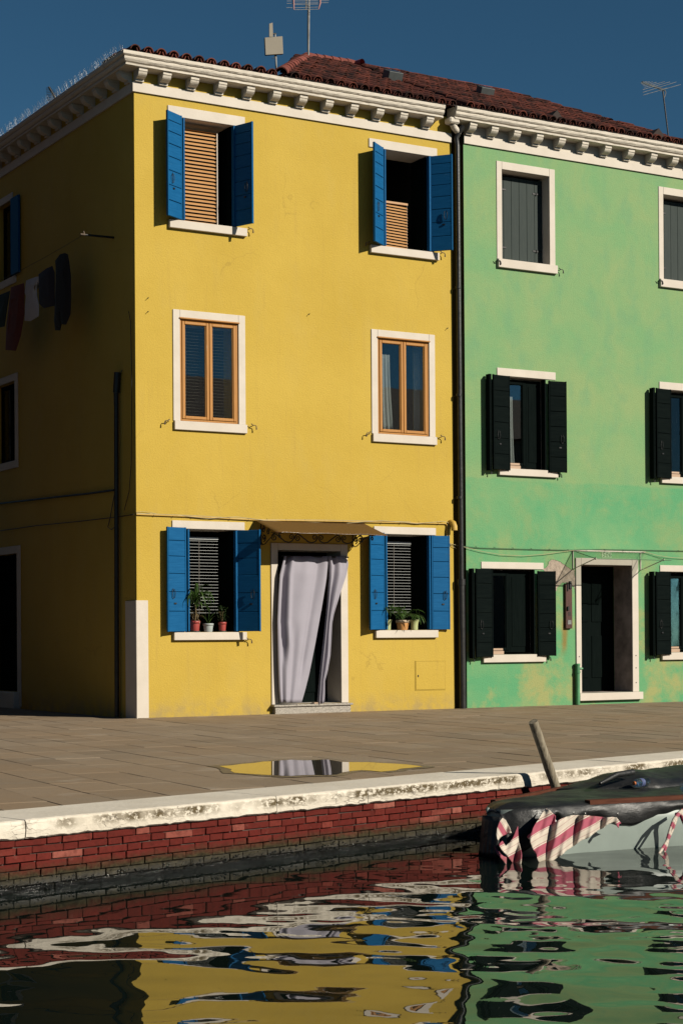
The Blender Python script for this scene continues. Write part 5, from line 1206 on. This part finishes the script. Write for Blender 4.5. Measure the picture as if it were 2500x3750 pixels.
flap(SC_, [(150,330),(183,290),(215,315),(250,380),(280,455),(240,462),(200,480),(165,500),(130,540),(105,470),(120,400)], 2.9, slope=-1.6, ph=.3, bias=-.05)
flap(SC_, [(92,595),(118,640),(160,690),(195,715),(226,725),(222,812),(195,775),(160,730),(120,690),(98,640)], .9, slope=-.9, ph=.75, bias=-.03)
# ---- knotted rag over the side, further right
RG = thing('striped_rag', (-1.2, -12.7, -.2), 'twisted strip of striped cloth tied over the boat side at the right edge', 'cloth'); z5 = lambda x, y, Y: tuple(ony(2080+x/3.7333, 2780+y/3.7333, Y))
def strand(pts, r, name='strand', mat='stripes'):
    mb = MB().tube([z5(x, y, Y) for x, y, Y in pts], r, 7); me = mb.mesh(name, M[mat]); uvl = me.uv_layers.new(name='UVMap')
    for l in me.loops: co = me.vertices[l.vertex_index].co; uvl.data[l.index].uv = (co.z*9+co.x*6, .3)
    return put(name, me, RG)
strand([(1560,700,-12.66),(1500,760,-12.72),(1440,840,-12.74),(1395,950,-12.75),(1365,1060,-12.76),(1340,1170,-12.77),(1310,1290,-12.79)], [.012,.016,.013,.010,.012,.014,.007])
strand([(1480,745,-12.70),(1470,830,-12.72),(1430,960,-12.74),(1370,1090,-12.76),(1290,1220,-12.80),(1220,1330,-12.84)], [.012,.012,.009,.010,.012,.006])
strand([(1530,735,-12.70),(1560,800,-12.72),(1600,900,-12.73),(1640,1050,-12.74)], [.016,.018,.016,.012])
# ---- plastic bottles on the tarpaulin
def fold_z(s, n):
    if s < 1.42: return GZ+.03
    h = hw(s); gr = min(1, (s-1.40)/.5); u = (.98-n/h)/(1.15*(.35+.65*gr))
    return GZ+.03 if not 0 < u < 1 else GZ+.03+gr*(.115*math.sin(min(1, u*1.02)*math.pi)**.55)
def on_fold(x, y, r):
    d = ray(x, y)
    for t in np.linspace(9, 16, 1400):
        p = CAM+d*t; q = p-B0
        if p[2]-r <= fold_z(float(q@BD_), float(q@BN)): return p
    return p
def bottle(label, p, yaw, L=.20, r=.036, lab=True):
    T = thing('plastic_bottle', tuple(p), label, 'bottle', 'empty bottles on the boat')
    rot = (0, math.pi/2, yaw)
    def part(name, mb, mat): o = put(name, mb.mesh(name, M[mat]), T, (0, 0, 0), rot, local=True); return o
    prof = [(0, 0), (r*.8, .0), (r, .012)]
    for k in range(6): z = .02+k*.022; prof += [(r, z), (r*.955, z+.008), (r, z+.016)]
    prof += [(r*.98, L*.74), (r*.8, L*.82), (r*.45, L*.92), (r*.36, L*.95), (r*.36, L*1.02)]
    part('bottle_body', MB().lathe(prof, n=20), 'pet')
    part('bottle_cap', MB().lathe([(r*.42, L*.99), (r*.42, L*1.06), (0, L*1.06)], n=14), 'bottleorange')
    if lab: part('bottle_label', MB().lathe([(r*1.012, L*.42), (r*1.012, L*.66)], n=20), 'bottlelabel')
pb = on_fold(*zt7(1300, 462), .034); bottle('clear crushed plastic bottle with a label lying on the tarpaulin near the quay pole', pb, R(196), .17, .033)
pb2 = on_fold(*zt7(1570, 500), .042); bottle('clear plastic bottle lying on the tarpaulin at the right edge', pb2, R(188)+math.pi, .22, .042, False)
# ---- mooring pole
pb_ = onq(2040, 2902, .185); pt_ = onq(1951, 2643, .185); dv = (pt_-pb_)
MP = thing('mooring_pole', tuple(pb_-dv*1.6), 'weathered leaning wooden mooring pole between the boat and the quay', 'pole')
n = 16; mb = MB(); pts = [tuple(pb_-dv*1.6+dv*2.6*k/n) for k in range(n+1)]
mb.tube(pts, [.043-.006*k/n+jit(.0012) for k in range(n+1)], 14); mb.v = [tuple(np.array(v)+np.array([jit(.001), jit(.001), jit(.001)])) for v in mb.v]
mb.build('pole_shaft', M['polewood'], MP)

# ================================================================== HOUSES OUTSIDE THE FRAME (they show in the window panes and shade the alley)
def plain_house(x0, x1, y0, y1, he, hr, mat, label, face):
    T = thing('neighbouring_house', ((x0+x1)/2, (y0+y1)/2, 0), label, 'house', 'houses around the canal outside the view')
    MB().box(x0, x1, y0, y1, -.05, he).build('wall', M[mat], T)
    xm, ym = (x0+x1)/2, (y0+y1)/2; o = .3
    MB().add([(x0-o, y0-o, he+.01), (x1+o, y0-o, he+.01), (x1+o, y1+o, he+.01), (x0-o, y1+o, he+.01), (x0+1.5, ym, hr), (x1-1.5, ym, hr)], [(0,1,5,4),(1,2,5),(2,3,4,5),(3,0,4),(0,3,2,1)]).build('roof', M['tile'], T)
    nz = int(he/2.8); L = (x1-x0) if face == 'y' else (y1-y0); nx = max(2, int(L/2.4))
    for i in range(nx):
        for k in range(nz):
            u = (i+.5)*L/nx; z = .9+k*2.8; mb = MB()
            if face == 'y': mb.box(x0+u-.45, x0+u+.45, y1, y1+.03, z, z+1.4)
            else: mb.box(x1, x1+.03, y0+u-.45, y0+u+.45, z, z+1.4)
            mb.build('window', M['doorgreen'], T)
plain_house(-12.5, -3.0, -.1, 11, 10.6, 12.3, 'alleywall', 'unseen dark red house across the alley, set tall and close to shade it', 'x')  # out of view; height and closeness chosen to keep the alley wall dark
for k, (a, b, he, hr, mt) in enumerate(((-34, -22, 6.4, 8.2, 'farwall2'), (-21.8, -11, 7.6, 9.6, 'farwall'), (-10.8, 2, 6.2, 8.0, 'farwall3'), (2.2, 13, 7.4, 9.4, 'farwall2'), (13.2, 24, 8.8, 11.3, 'farwall'), (24.2, 38, 9.0, 11.4, 'farwall3'))):
    plain_house(a, b, -45, -36, he, hr, mt, ('farthest left', 'second from left', 'third from left', 'third from right', 'second from right', 'farthest right')[k]+' house of the row across the canal behind the viewer', 'y')
